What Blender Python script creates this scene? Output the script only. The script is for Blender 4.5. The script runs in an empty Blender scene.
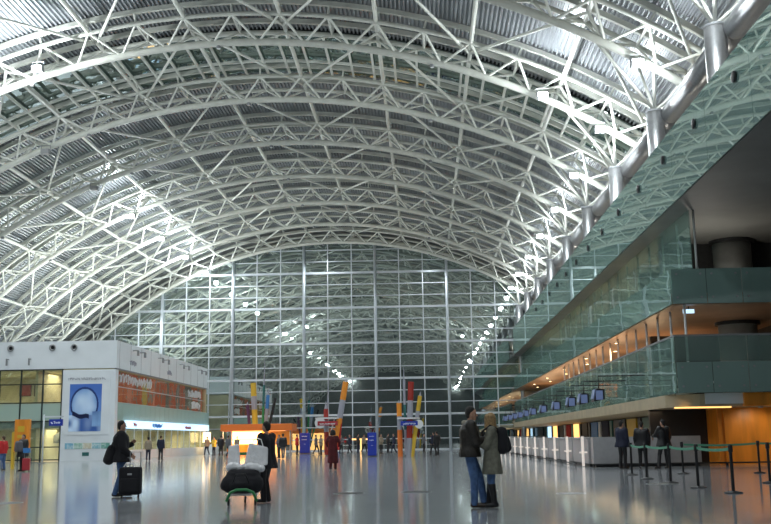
import bpy, bmesh, math, random
from math import sin, cos, pi, radians, sqrt
from mathutils import Vector, Matrix
random.seed(7)
UP, UPR, DOWN = 220, 34, 560
C = bpy.context.scene.collection
V3 = Vector
# ------------------------------------------------------------------ materials
def mat(name, col, rough=.5, metal=0., emit=None, es=0., spec=.5, noise=0., nscale=8., bump=0., bscale=20., coat=0., stretch=None):
    m = bpy.data.materials.new(name); m.use_nodes = True
    nt = m.node_tree; b = nt.nodes['Principled BSDF']
    b.inputs['Base Color'].default_value = (*col, 1)
    b.inputs['Roughness'].default_value = rough
    b.inputs['Metallic'].default_value = metal
    b.inputs['Specular IOR Level'].default_value = spec
    if coat: b.inputs['Coat Weight'].default_value = coat; b.inputs['Coat Roughness'].default_value = .05
    if emit: b.inputs['Emission Color'].default_value = (*emit, 1); b.inputs['Emission Strength'].default_value = es
    tc = nt.nodes.new('ShaderNodeTexCoord'); mp = nt.nodes.new('ShaderNodeMapping')
    if stretch: mp.inputs['Scale'].default_value = stretch
    nt.links.new(tc.outputs['Object'], mp.inputs['Vector'])
    if noise:
        n = nt.nodes.new('ShaderNodeTexNoise'); n.inputs['Scale'].default_value = nscale; n.inputs['Detail'].default_value = 4
        nt.links.new(mp.outputs[0], n.inputs['Vector'])
        r = nt.nodes.new('ShaderNodeValToRGB')
        r.color_ramp.elements[0].position = .3; r.color_ramp.elements[1].position = .7
        r.color_ramp.elements[0].color = (*[max(0, c*(1-noise)) for c in col], 1)
        r.color_ramp.elements[1].color = (*[min(1, c*(1+noise)) for c in col], 1)
        nt.links.new(n.outputs['Fac'], r.inputs[0]); nt.links.new(r.outputs[0], b.inputs['Base Color'])
    if bump:
        n = nt.nodes.new('ShaderNodeTexNoise'); n.inputs['Scale'].default_value = bscale
        nt.links.new(mp.outputs[0], n.inputs['Vector'])
        bp = nt.nodes.new('ShaderNodeBump'); bp.inputs['Strength'].default_value = bump; bp.inputs['Distance'].default_value = .05
        nt.links.new(n.outputs['Fac'], bp.inputs['Height']); nt.links.new(bp.outputs[0], b.inputs['Normal'])
    return m
def glassmat(name, tint, diffc, wt, wg, wd, bump=0., bscale=1., rough=.0, stretch=(1, 1, 1)):
    """thin pane: transparent tint + mirror + frosted share"""
    m = bpy.data.materials.new(name); m.use_nodes = True; nt = m.node_tree; nt.nodes.clear()
    o = nt.nodes.new('ShaderNodeOutputMaterial')
    t = nt.nodes.new('ShaderNodeBsdfTransparent'); t.inputs[0].default_value = (*tint, 1)
    g = nt.nodes.new('ShaderNodeBsdfGlossy'); g.inputs['Roughness'].default_value = rough; g.inputs[0].default_value = (.9, 1, .97, 1)
    d = nt.nodes.new('ShaderNodeBsdfDiffuse'); d.inputs[0].default_value = (*diffc, 1)
    a = nt.nodes.new('ShaderNodeMixShader'); b = nt.nodes.new('ShaderNodeMixShader')
    a.inputs[0].default_value = wd/(wt+wd) if wt+wd else 0; b.inputs[0].default_value = wg
    nt.links.new(t.outputs[0], a.inputs[1]); nt.links.new(d.outputs[0], a.inputs[2])
    nt.links.new(a.outputs[0], b.inputs[1]); nt.links.new(g.outputs[0], b.inputs[2]); nt.links.new(b.outputs[0], o.inputs[0])
    if bump:
        tc = nt.nodes.new('ShaderNodeTexCoord'); mp = nt.nodes.new('ShaderNodeMapping'); mp.inputs['Scale'].default_value = stretch
        n = nt.nodes.new('ShaderNodeTexNoise'); n.inputs['Scale'].default_value = bscale
        bp = nt.nodes.new('ShaderNodeBump'); bp.inputs['Strength'].default_value = bump; bp.inputs['Distance'].default_value = .05
        nt.links.new(tc.outputs['Object'], mp.inputs[0]); nt.links.new(mp.outputs[0], n.inputs['Vector'])
        nt.links.new(n.outputs['Fac'], bp.inputs['Height']); nt.links.new(bp.outputs[0], g.inputs['Normal'])
    return m
def attrmat(name, rough=.5, es=0.):
    m = bpy.data.materials.new(name); m.use_nodes = True; nt = m.node_tree; b = nt.nodes['Principled BSDF']
    a = nt.nodes.new('ShaderNodeAttribute'); a.attribute_name = 'print'
    nt.links.new(a.outputs['Color'], b.inputs['Base Color']); b.inputs['Roughness'].default_value = rough
    if es: nt.links.new(a.outputs['Color'], b.inputs['Emission Color']); b.inputs['Emission Strength'].default_value = es
    return m
M = dict(
 truss=mat('white_steel', (.76, .77, .71), .45, noise=.06, nscale=2),
 chord=mat('grey_white_steel', (.60, .61, .55), .45, noise=.08, nscale=2),
 deck=mat('corrugated_deck', (.34, .36, .38), .38, .35, noise=.10, nscale=.35),
 mull=mat('silver_frame', (.62, .67, .71), .4, .2),
 white=mat('white_panel', (.82, .87, .90), .45, noise=.03, nscale=1),
 wpaint=mat('white_paint', (.75, .76, .75), .5),
 grey=mat('mid_grey', (.25, .26, .27), .5), soffit=mat('grey_soffit', (.19, .195, .185), .6, noise=.1, nscale=.6),
 brown=mat('brown_soffit', (.30, .18, .11), .4, noise=.15, nscale=.8),
 beige=mat('beige_fascia', (.50, .42, .28), .5, noise=.12, nscale=1.5),
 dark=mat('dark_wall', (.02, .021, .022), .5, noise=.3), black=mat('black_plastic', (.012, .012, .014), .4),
 blackfab=mat('black_fabric', (.014, .014, .018), .85, bump=.4, bscale=60),
 steel=mat('brushed_steel', (.45, .46, .47), .35, .8, noise=.1, nscale=6), pipe=mat('grey_duct', (.30, .31, .32), .35, .5, noise=.1),
 concrete=mat('concrete', (.30, .30, .29), .7, noise=.12, nscale=2),
 orange=mat('orange_wood', (.85, .30, .03), .4, noise=.18, nscale=3, stretch=(1, 1, .15)), orangep=mat('orange_paint', (.80, .20, .03), .4),
 red=mat('red_paint', (.36, .03, .02), .4), yellow=mat('yellow_paint', (.70, .46, .04), .4), blue=mat('blue_sign', (.01, .03, .30), .35, emit=(.02, .05, .4), es=.06),
 bluep=mat('blue_paint', (.05, .22, .55), .4), purple=mat('purple_paint', (.10, .03, .09), .4), greyp=mat('grey_sleeve', (.35, .36, .42), .4), teal=mat('teal_paint', (.03, .15, .14), .4),
 counter=mat('counter_panel', (.42, .42, .43), .4, noise=.05), skin=mat('skin', (.52, .30, .21), .5, spec=.3), lips=mat('lips', (.35, .12, .1), .5), eye=mat('eye', (.02, .015, .01), .2),
 hairb=mat('dark_hair', (.012, .010, .009), .6, bump=.6, bscale=80), hairy=mat('blond_hair', (.42, .27, .12), .6, noise=.4, nscale=30, bump=.8, bscale=60), hairg=mat('brown_hair', (.07, .04, .02), .6),
 jeans=mat('blue_denim', (.07, .14, .30), .85, noise=.35, nscale=9), leather=mat('dark_leather', (.022, .018, .014), .42, noise=.4, nscale=12, bump=.4, bscale=14),
 fleece=mat('cream_fleece', (.42, .38, .30), .9, bump=.8, bscale=70), coat=mat('grey_green_coat', (.17, .17, .13), .8, noise=.25, nscale=14, bump=.3, bscale=10),
 shoe=mat('dark_brown_shoe', (.03, .018, .012), .4), burg=mat('burgundy_cloth', (.09, .008, .012), .8, noise=.4, nscale=5), navy=mat('navy_cloth', (.012, .016, .04), .8), tan=mat('tan_cloth', (.30, .25, .18), .8),
 redc=mat('red_cloth', (.5, .02, .02), .8), greyc=mat('grey_cloth', (.12, .12, .13), .8), plast=mat('white_plastic_bag', (.93, .94, .97), .35, noise=.1, nscale=10, bump=.9, bscale=9),
 lamp=mat('lit_lens', (1, 1, 1), .5, emit=(.86, .95, 1), es=22.), lampsoft=mat('lit_lens_warm', (1, .9, .7), .5, emit=(1, .72, .35), es=5.),
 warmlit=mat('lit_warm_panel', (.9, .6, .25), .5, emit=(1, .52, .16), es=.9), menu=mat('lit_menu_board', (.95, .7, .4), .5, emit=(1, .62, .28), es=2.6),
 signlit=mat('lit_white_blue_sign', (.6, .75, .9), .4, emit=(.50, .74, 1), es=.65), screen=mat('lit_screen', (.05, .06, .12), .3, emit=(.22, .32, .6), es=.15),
 room=mat('warm_room_wall', (.62, .55, .36), .7, noise=.15, nscale=.7), roomfloor=mat('shop_floor_slab', (.4, .42, .4), .5), gframe=mat('dark_window_frame', (.02, .035, .035), .4),
 beltg=mat('green_belt', (.10, .34, .22), .7), green=mat('green_plastic', (.03, .25, .08), .4), cover=mat('dark_floor_cover', (.05, .055, .06), .35), print=attrmat('printed_panel', .4, .12),
 postlit=mat('lit_post', (.8, .75, .7), .3, emit=(1, .86, .76), es=.22),
 redbase=mat('red_suitcase', (.42, .03, .04), .4), asphalt=mat('night_ground', (.015, .016, .018), .9, noise=.3))
M['clear'] = glassmat('hall_glass', (.30, .40, .38), (.1, .15, .13), 1, .60, .05, bump=.07, bscale=.6)
M['shopglass'] = glassmat('shop_glass', (.86, .92, .88), (.3, .4, .4), 1, .10, .03)
M['teal_glass'] = glassmat('frosted_green_glass', (.6, .8, .75), (.32, .50, .46), .25, .30, .75, bump=.22, bscale=.9, rough=.02, stretch=(1, .5, 1))
M['top_glass'] = glassmat('top_green_glass', (.6, .85, .78), (.36, .58, .53), .2, .62, .8, bump=.06, bscale=.5, rough=.01, stretch=(1, .6, 1))
M['side_glass'] = glassmat('wavy_gallery_glass', (.72, .88, .82), (.30, .47, .43), .62, .36, .38, bump=.2, bscale=.45, stretch=(1, .4, 1.6))
M['clear2'] = glassmat('gallery_glass', (.78, .9, .86), (.27, .44, .41), .74, .27, .26, bump=.2, bscale=.45, stretch=(1, .4, 1.6))
M['frost'] = glassmat('pale_frosted_glass', (.7, .85, .8), (.50, .66, .62), .25, .08, .75)
M['skyglass'] = glassmat('skylight_glass', (.1, .16, .14), (.035, .07, .055), .1, .35, .9, bump=.3, bscale=1.)
# floor: polished granite tiles
fm = bpy.data.materials.new('polished_granite'); fm.use_nodes = True; nt = fm.node_tree; b = nt.nodes['Principled BSDF']
tc = nt.nodes.new('ShaderNodeTexCoord'); br = nt.nodes.new('ShaderNodeTexBrick'); br.offset = 0
br.inputs['Scale'].default_value = 1; br.inputs['Brick Width'].default_value = .9; br.inputs['Row Height'].default_value = .9; br.inputs['Mortar Size'].default_value = .006
br.inputs['Color1'].default_value = (.36, .385, .41, 1); br.inputs['Color2'].default_value = (.40, .425, .45, 1); br.inputs['Mortar'].default_value = (.24, .26, .28, 1)
ns = nt.nodes.new('ShaderNodeTexNoise'); ns.inputs['Scale'].default_value = .9; ns.inputs['Detail'].default_value = 6
mx = nt.nodes.new('ShaderNodeMix'); mx.data_type = 'RGBA'; mx.blend_type = 'MULTIPLY'; mx.inputs[0].default_value = .7
rp = nt.nodes.new('ShaderNodeValToRGB'); rp.color_ramp.elements[0].color = (.62, .64, .66, 1); rp.color_ramp.elements[1].color = (1.25, 1.22, 1.18, 1)
rp.color_ramp.elements[0].position = .35; rp.color_ramp.elements[1].position = .68
nt.links.new(tc.outputs['Object'], br.inputs['Vector']); nt.links.new(tc.outputs['Object'], ns.inputs['Vector'])
nt.links.new(ns.outputs['Fac'], rp.inputs[0]); nt.links.new(br.outputs['Color'], mx.inputs[6]); nt.links.new(rp.outputs[0], mx.inputs[7]); nt.links.new(mx.outputs[2], b.inputs['Base Color'])
n2 = nt.nodes.new('ShaderNodeTexNoise'); n2.inputs['Scale'].default_value = 2.2
bp = nt.nodes.new('ShaderNodeBump'); bp.inputs['Strength'].default_value = .05; bp.inputs['Distance'].default_value = .02
nt.links.new(tc.outputs['Object'], n2.inputs['Vector']); nt.links.new(n2.outputs['Fac'], bp.inputs['Height']); nt.links.new(bp.outputs[0], b.inputs['Normal'])
b.inputs['Roughness'].default_value = .10; b.inputs['IOR'].default_value = 1.55; b.inputs['Specular IOR Level'].default_value = .5
M['floor'] = fm
# ------------------------------------------------------------------ mesh helpers
class MB:
    def __init__(s): s.v = []; s.f = []; s.mi = []
    def add(s, vs, fs, mi=0):
        k = len(s.v); s.v += [tuple(v) for v in vs]; s.f += [tuple(i+k for i in f) for f in fs]; s.mi += [mi]*len(fs); return s
    def box(s, a, b, mi=0):
        (x0, y0, z0), (x1, y1, z1) = a, b
        return s.add([(x0,y0,z0),(x1,y0,z0),(x1,y1,z0),(x0,y1,z0),(x0,y0,z1),(x1,y0,z1),(x1,y1,z1),(x0,y1,z1)],
                     [(0,3,2,1),(4,5,6,7),(0,1,5,4),(1,2,6,5),(2,3,7,6),(3,0,4,7)], mi)
    def quad(s, a, b, c, d, mi=0): return s.add([a, b, c, d], [(0, 1, 2, 3)], mi)
    def tube(s, pts, r, n=6, cap=True, mi=0):
        pts = [V3(p) for p in pts]; rs = r if isinstance(r, (list, tuple)) else [r]*len(pts)
        vs = []; fs = []; ref = None
        for i, p in enumerate(pts):
            d = (pts[min(i+1, len(pts)-1)]-pts[max(i-1, 0)]).normalized()
            if ref is None: ref = V3((0, 0, 1)) if abs(d.z) < .9 else V3((1, 0, 0))
            u = (ref-d*ref.dot(d)).normalized(); ref = u; w = d.cross(u)
            for k in range(n):
                a = 2*pi*k/n+pi/n; vs.append(p+(u*cos(a)+w*sin(a))*rs[i])
        for i in range(len(pts)-1):
            for k in range(n): fs.append((i*n+k, i*n+(k+1)%n, (i+1)*n+(k+1)%n, (i+1)*n+k))
        if cap: fs.append(tuple(range(n))[::-1]); fs.append(tuple((len(pts)-1)*n+k for k in range(n)))
        return s.add(vs, fs, mi)
    def lathe(s, prof, n=16, c=(0, 0, 0), mi=0):
        vs = []; fs = []
        for r, z in prof:
            for k in range(n): a = 2*pi*k/n; vs.append((c[0]+r*cos(a), c[1]+r*sin(a), c[2]+z))
        for i in range(len(prof)-1):
            for k in range(n): fs.append((i*n+k, i*n+(k+1)%n, (i+1)*n+(k+1)%n, (i+1)*n+k))
        fs.append(tuple(range(n))[::-1]); fs.append(tuple((len(prof)-1)*n+k for k in range(n)))
        return s.add(vs, fs, mi)
    def mesh(s, name):
        me = bpy.data.meshes.new(name); me.from_pydata(s.v, [], s.f); me.polygons.foreach_set('material_index', s.mi); me.update(); return me
    def build(s, name, m, parent=None, smooth=False, bevel=0, loc=None, rz=None):
        me = s.mesh(name)
        for mm in (m if isinstance(m, (list, tuple)) else [m]): me.materials.append(M[mm] if isinstance(mm, str) else mm)
        if smooth: me.polygons.foreach_set('use_smooth', [True]*len(me.polygons))
        o = bpy.data.objects.new(name, me); C.objects.link(o)
        if parent: o.parent = parent
        if loc: o.location = loc
        if rz is not None: o.rotation_euler.z = rz
        if bevel: md = o.modifiers.new('bevel', 'BEVEL'); md.width = bevel; md.segments = 2
        return o
def tag(o, label=None, cat=None, group=None, kind=None):
    if label: o['label'] = label
    if cat: o['category'] = cat
    if group: o['group'] = group
    if kind: o['kind'] = kind
    return o
def empty(name, loc=(0, 0, 0), rz=0, **k):
    o = bpy.data.objects.new(name, None); C.objects.link(o); o.location = loc; o.rotation_euler.z = rz; o.empty_display_size = .2
    return tag(o, **k)
def struct(o): o['kind'] = 'structure'; return o
def copy_tree(o, parent=None):
    c = o.copy(); C.objects.link(c)
    if parent: c.parent = parent
    for ch in list(o.children): copy_tree(ch, c)
    return c
def words(i): return ['first','second','third','fourth','fifth','sixth','seventh','eighth','ninth','tenth','eleventh','twelfth','thirteenth','fourteenth','fifteenth','sixteenth','seventeenth','eighteenth','nineteenth','twentieth','twenty-first','twenty-second','twenty-third'][i]
# ------------------------------------------------------------------ camera
F, PX, PY, CH = 993., 385.5, 262., 1.25
d = V3((426-PX, 438.5-PY, F)).normalized(); h = V3((1, -.0152, 0)); up = d.cross(h).normalized()
if up.y > 0: up = -up
rx = d.cross(up).normalized()
if rx.x < 0: rx = -rx
R3 = Matrix(((rx.x, -rx.y, -rx.z), (d.x, -d.y, -d.z), (up.x, -up.y, -up.z)))   # columns: right, up, back in the world
cam = bpy.data.cameras.new('camera'); co = bpy.data.objects.new('camera', cam); C.objects.link(co)
cam.sensor_width = 36; cam.sensor_fit = 'HORIZONTAL'; cam.lens = F/771*36; cam.clip_end = 600
co.matrix_world = Matrix.Translation((0, 0, CH)) @ R3.to_4x4()
bpy.context.scene.camera = co
# ------------------------------------------------------------------ the vault
XC, ZC, R0 = -9.8, -15.2, 38.5
YW = 112.; BAY = 9.6; YT = [109.9-BAY*i for i in range(23)]
def arc(th, R, y): a = radians(th); return V3((XC+R*sin(a), y, ZC+R*cos(a)))
def arcpts(R, y, a0, a1, step=1.): n = max(2, int((a1-a0)/step)); return [arc(a0+(a1-a0)*i/n, R, y) for i in range(n+1)]
ST = 3.85; N0 = 3.3
NODES = [N0+ST*k for k in range(-17, 9)]
TH0, TH1 = NODES[0]-ST/2, NODES[-1]+ST/2
RT, RD = 39.6, 40.3; DY = 1.3
def truss_meshes():
    a = MB().tube(arcpts(R0-.02, 0, TH0, TH1), .205, 10).mesh('lower_chord')
    b_ = MB().tube(arcpts(RT, 0, TH0, TH1), .125, 8).mesh('top_chord')
    c = MB()
    pts = arcpts(RD, 0, TH0, TH1+8)
    for p, q in zip(pts, pts[1:]):
        vs = []
        for w in (p, q):
            o = (w-V3((XC, 0, ZC))).normalized()
            for sy, sz in ((-.11, -.13), (.11, -.13), (.11, .13), (-.11, .13)): vs.append(w+o*sz+V3((0, sy, 0)))
        c.add(vs, [(0,1,5,4),(1,2,6,5),(2,3,7,6),(3,0,4,7)])
    c = c.mesh('roof_beam')
    def web(th, y0=0):
        w = MB(); 
        for s in (-1, 1):
            t = arc(th, RT, s*DY)
            for dt in (-ST/2, ST/2): w.tube([t, arc(th+dt, R0-.02, 0)], .072, 6, False)
            w.tube([t, arc(th, RD, s*DY)], .07, 6, False)
        w.tube([arc(th, RT, -DY), arc(th, RT, DY)], .07, 6, False)
        return w
    # web mesh around th=0 relative to vault axis; placed by rotation
    w0 = web(0).mesh('web_brace'); w0.transform(Matrix.Translation((-XC, 0, -ZC)))
    wa = MB()
    for th in NODES:
        w = web(th); wa.add(w.v, w.f)
    wa = wa.mesh('web_bracing')
    t1 = MB().tube([arc(N0, RT-.1, 0), arc(N0+2*ST, RT-.1, BAY)], .085, 6).mesh('tie_brace'); t1.transform(Matrix.Translation((-XC, 0, -ZC)) @ Matrix.Identity(4))
    t2 = MB().tube([arc(N0, RT-.1, 0), arc(N0-2*ST, RT-.1, BAY)], .085, 6).mesh('tie_brace'); t2.transform(Matrix.Translation((-XC, 0, -ZC)))
    for me, mm, sm in ((a, 'chord', 1), (b_, 'chord', 1), (c, 'chord', 0), (w0, 'truss', 1), (wa, 'truss', 1), (t1, 'truss', 1), (t2, 'truss', 1)):
        me.materials.append(M[mm]); me.polygons.foreach_set('use_smooth', [bool(sm)]*len(me.polygons))
    return a, b_, c, w0, wa, t1, t2
TM = truss_meshes()
def lk(name, me, parent, loc=(0, 0, 0), ry=0):
    o = bpy.data.objects.new(name, me); C.objects.link(o); o.parent = parent; o.location = loc; o.rotation_euler.y = ry; return o
for i, y in enumerate(YT):
    front = y > 28
    lab = ('arched white steel truss closest to the glass end wall' if i == 0 else
           'arched white steel roof truss, %s one out from the glass end wall' % words(i) if front else 'arched white steel roof truss above and behind the viewer, mirrored in the glass end wall')
    t = empty('roof_truss', (0, y, 0), label=lab, cat='roof truss', group='arched roof trusses' if front else 'roof trusses behind the viewer')
    lk('lower_chord', TM[0], t)
    for s in (-1, 1): lk('top_chord', TM[1], t, (0, s*DY, 0)); lk('roof_beam', TM[2], t, (0, s*DY, 0))
    if front:
        for th in NODES: lk('web_brace', TM[3], t, (XC, 0, ZC), radians(th))
    else: lk('web_bracing', TM[4], t)
    if i and y > -20:
        for k in range(-14, 8, 4):
            off = ST*k
            if -66 < off+N0-2*ST and off+N0+2*ST < 38:
                lk('tie_brace', TM[5], t, (XC, 0, ZC), radians(off)); lk('tie_brace', TM[6], t, (XC, 0, ZC), radians(off))
for k in range(-8, 5):
    th = N0+2*ST*k; p = arc(th, RT+.05, 0)
    n = k+8
    o = MB().tube([(0, -101, 0), (0, 111.6, 0)], .125, 8).build('roof_purlin', 'truss', smooth=True, loc=(p.x, 0, p.z))
    tag(o, 'long white steel tube running the length of the vault, %s from the left side' % words(n), 'roof beam', 'lengthwise roof tubes')
    q = arc(th, R0+.75, 0)
# corrugated deck
SK0, SK1 = 55.2, 62.0
deck = MB(); pit = degp = math.degrees(.24/40.6); rr = []; th = -68.
while th < 46:
    for fr, R in ((0, 40.48), (.34, 40.48), (.46, 40.63), (.88, 40.63)): rr.append((th+fr*pit, R))
    th += pit
for y0, y1, t0, t1 in ((-102, SK0, -99, 99), (SK1, YW+.6, -99, 99), (SK0, SK1, -99, -50), (SK0, SK1, 38, 99)):
    sel = [q for q in rr if t0 <= q[0] <= t1]
    vs = []
    for t_, R in sel: vs += [arc(t_, R, y0), arc(t_, R, y1)]
    deck.add(vs, [(2*i, 2*i+1, 2*i+3, 2*i+2) for i in range(len(sel)-1)])
struct(deck.build('ceiling', 'deck'))
oc = MB(); pts = [(a, arc(a, 41.2, 0)) for a in range(-70, 48, 2)]
vs = []
for a, p in pts: vs += [(p.x, -102, p.z), (p.x, YW+.6, p.z)]
oc.add(vs, [(2*i, 2*i+1, 2*i+3, 2*i+2) for i in range(len(pts)-1)])
struct(oc.build('trim_1', 'dark'))
# skylight band
sk = empty('skylight_band', (0, SK0, 0), label='dark green glazed skylight strip with white bars across the vault', cat='skylight')
g = MB(); vs = []
an = [-50+88*i/44 for i in range(45)]
for a in an: vs += [arc(a, 40.42, 0), arc(a, 40.42, SK1-SK0)]
g.add(vs, [(2*i, 2*i+1, 2*i+3, 2*i+2) for i in range(44)]); g.build('glass_pane', 'skyglass', sk)
for a in an: MB().tube([arc(a, 40.2, 0), arc(a, 40.2, SK1-SK0)], .10, 4).build('glazing_bar', 'truss', sk)
for yy in (0, 4.3, SK1-SK0): MB().tube(arcpts(40.2, yy, -50, 38), .11, 4).build('cross_bar', 'truss', sk)
# lamps under the vault
def lightobj(kind, name, loc, power, col=(1, 1, 1), size=.5, parent=None, rot=None, spot=None, sy=None):
    l = bpy.data.lights.new(name, kind); l.energy = power; l.color = col
    if kind == 'AREA':
        l.size = size
        if sy: l.shape = 'RECTANGLE'; l.size_y = sy
    else: l.shadow_soft_size = size
    if kind == 'SPOT': l.spot_size = spot or 2.4; l.spot_blend = .6
    o = bpy.data.objects.new(name, l); C.objects.link(o); o.location = loc
    if rot: o.rotation_euler = rot
    if parent: o.parent = parent
    return o
def flood(th, y, power, label, on=True, aim=0):
    p = arc(th, R0-.35, y); t = empty('floodlight', p, label=label, cat='lamp', group='floodlights under the vault')
    MB().box((-.28, -.2, -.22), (.28, .2, .1)).build('housing', 'grey', t, bevel=.03)
    MB().tube([(-.3, 0, 0), (-.3, 0, .35), (.3, 0, .35), (.3, 0, 0)], .025, 6).build('bracket', 'grey', t)
    MB().box((-.24, -.23, -.19), (.24, -.2, .07)).build('lens', 'lamp' if on else 'steel', t)
    if on: lightobj('POINT', 'bulb', (0, -.45, -.35), power, (.90, .97, 1.), .25, t)
    return t
for i, y in enumerate(YT):
    nm = 'floodlight under the %s roof truss from the glass end wall' % words(i)
    if i < 8:
        flood(-22.4, y-.4, 420, 'lit left ' + nm if i < 4 else 'left ' + nm, i not in (4, 5))
        flood(30.8, y-.4, 170 if i != 6 else 420, 'right ' + nm)
    elif i % 2 == 0:
        for s_ in (-22.4, 30.8): flood(s_, y, 600 if s_ < 0 else 250, 'floodlight above and behind the viewer')
flood(-16.5, 50.5, 900, 'bright floodlight high on the left over the nearest trusses'); flood(25.5, 51.0, 520, 'bright floodlight high on the right near the skylight strip')
# ------------------------------------------------------------------ floor, outside, far walls
struct(MB().box((-47, -102, -.3), (22, YW, 0)).build('floor', 'floor'))
struct(MB().box((-120, YW+.5, -.5), (90, 260, -.1)).build('trim_2', 'asphalt'))
struct(MB().box((-47, -102.6, 0), (22, -102, 27)).build('wall_back', 'soffit'))
struct(MB().box((21, -102, 0), (21.5, YW, 15)).build('wall_right', 'dark'))
struct(MB().box((-47.5, -102, 0), (-46.6, YW, 2)).build('wall_left', 'dark'))
# ------------------------------------------------------------------ glass end wall
win = struct(empty('window_1', (0, YW, 0)))
def roofz(x, R=38.6): return ZC+sqrt(max(0, R*R-(x-XC)**2))
gp = MB(); xs = [-45+i*1.0 for i in range(67)]
vs = []
for x in xs: vs += [(x, 0, 0), (x, 0, max(.1, roofz(x, 39.9)))]
gp.add(vs, [(2*i, 2*i+2, 2*i+3, 2*i+1) for i in range(len(xs)-1)])
gp.build('glass_pane', 'clear', win)
MOD = 2.712; XM3 = -13.56     # thick post near the middle
for j in range(-12, 13):
    x = XM3+MOD*j; zt = roofz(x, 39.8)
    if x < -44 or x > 21 or zt < 1: continue
    if j % 3 == 0:
        MB().tube([(x, -.30, 0), (x, -.30, zt)], .17, 8).tube([(x-.3 if x < -20 else x, -1.0, 0), (x, -.9, zt*.5), (x, -.5, zt)], .085, 6).build('post', 'mull', win, smooth=True)
        w = MB(); z = 2.
        while z < zt-1: w.tube([(x, -.3, z), (x, -.8, z+.0)], .04, 4); z += 4.
        w.build('post_link', 'mull', win)
    else: MB().box((x-.055, -.16, 0), (x+.055, -.01, zt)).build('mullion', 'mull', win)
zr = 3.98; zk = 0
for r in range(0, 19):
    z = r*1.342-.06 if r else .06
    if z > 23.3: break
    half = sqrt(max(0, 39.8**2-(z-ZC)**2)); x0, x1 = max(-44, XC-half), min(21, XC+half)
    tk = .115 if r % 3 == 0 else .045
    MB().box((x0, -.20 if r % 3 == 0 else -.12, z-tk), (x1, -.01, z+tk)).build('transom', 'mull', win)
rim = MB(); rv = []
for a in range(-66, 46, 2): rv += [arc(a, 39.4, 0), arc(a, 40.7, 0)]
rim.add(rv, [(2*i, 2*i+1, 2*i+3, 2*i+2) for i in range(len(rv)//2-1)]); rm = rim.build('rim_panel', 'grey', win); rm.location.y = -.1
MB().tube(arcpts(39.1, -.4, -66, 42), .3, 8).build('arched_frame', 'chord', win, smooth=True)
# ------------------------------------------------------------------ right side: columns, gallery levels
XG, YF = 9.8, 39.2
for i in range(9):
    y = 34.3+9.55*i
    t = empty('roof_column', (10.75, y, 0), label='round grey metal column rising behind the top green glass, %s from the viewer' % words(i), cat='column', group='columns carrying the vault on the right')
    MB().lathe([(.40, 10.2), (.40, 15.7)], 20).build('shaft', 'steel', t, smooth=True)
    MB().lathe([(.42, 15.7), (.42, 15.78)], 20).build('head_plate', 'grey', t)
    MB().tube([(.62, -9.1, 15.55), (.62, -.30, 15.55)], .44, 16).build('duct', 'pipe', t, smooth=True)
    MB().box((.45, -8.9, 13.4), (.7, -.4, 14.1)).build('ledge', 'dark', t)
    yt = min(YT, key=lambda v: abs(v-y))
    for a, dyy in ((27, 0), (31.8, 0), (34.4, 0), (31, 3.2)):
        p = arc(a, R0+.1 if dyy == 0 else RT, yt+dyy); MB().tube([(0, 0, 15.8), (p.x-10.75, p.y-y, p.z)], .075, 6).build('strut', 'truss', t, smooth=True)
def slab(name, z0, z1, m, label, ch=1.1, y0=YF+.1, x0=XG, mb=None):
    b = MB(); P = [(x0, YW-.5), (x0, y0+ch), (x0+ch, y0), (20.9, y0), (20.9, YW-.5)] if ch else [(x0, YW-.5), (x0, y0), (20.9, y0), (20.9, YW-.5)]
    n = len(P); vs = [(x, y, z0) for x, y in P]+[(x, y, z1) for x, y in P]
    b.add(vs, [tuple(range(n))[::-1]], 1 if mb else 0); b.add(vs, [tuple(range(n, 2*n))], 0)
    b.add(vs, [(i, (i+1) % n, (i+1) % n+n, i+n) for i in range(n)], 0)
    o = b.build(name, [m, mb] if mb else m); o['label'] = label; return o
g1 = slab('gallery_floor', 2.33, 2.82, 'beige', 'beige edged lower gallery slab above the check-in desks', 1.1, 39.9, 9.7, 'beige'); tag(g1, cat='gallery')
MB().box((11.0, 39.78, 2.42), (13.0, 39.9, 2.84)).build('white_fascia', 'white', g1)
ls = MB().box((9.9, 40.2, 2.27), (12.1, 40.35, 2.33)).build('light_strip', 'warmlit', g1)
g2 = slab('gallery_floor', 6.3, 6.75, 'brown', 'brown soffited middle gallery slab between the two green glass bands', 0, YF+.1, XG+.05, 'brown'); tag(g2, cat='gallery')
g3 = slab('gallery_floor', 10.1, 10.6, 'soffit', 'grey top gallery slab whose underside hangs over the right side', 0, 14, XG+.05, 'soffit'); tag(g3, cat='gallery')
def panels(name, z0, z1, ys, label, mt, xs=(), bolts=True, XG=XG):
    t = empty(name, (0, 0, 0), label=label, cat='balustrade')
    for a, b in zip(ys, ys[1:]):
        MB().box((XG-.03, a+.015, z0), (XG, b-.015, z1)).build('glass_panel', 'side_glass' if mt == 'teal_glass' else mt, t)
    for a, b in zip(xs, xs[1:]):
        p = MB().box((a+.015, YF-.03, z0), (b-.015, YF, z1)).build('glass_panel', mt, t)
        if bolts:
            for bx in (a+.22, b-.22):
                for bz in (z0+.25, z1-.2): MB().tube([(bx, YF-.06, bz), (bx, YF-.03, bz)], .045, 10).build('bolt', 'grey', p)
    return t
ysA = [YF+3.55*i for i in range(21)]; xsA = [XG+1.38*i for i in range(9)]
p1 = panels('glass_balustrade', 2.84, 4.03, ysA, 'lower frosted green glass balustrade above the white fascia and orange wall', 'teal_glass', xsA)
c1 = panels('glass_screen', 4.05, 5.05, ysA, 'clear glass screen standing on the lower green balustrade', 'clear2', xsA[::2], False)
MB().box((XG-.05, YF, 5.03), (XG+.03, 108, 5.1)).box((XG-.05, YF-.05, 5.03), (20.8, YF+.02, 5.1)).build('top_rail', 'grey', c1)
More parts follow.
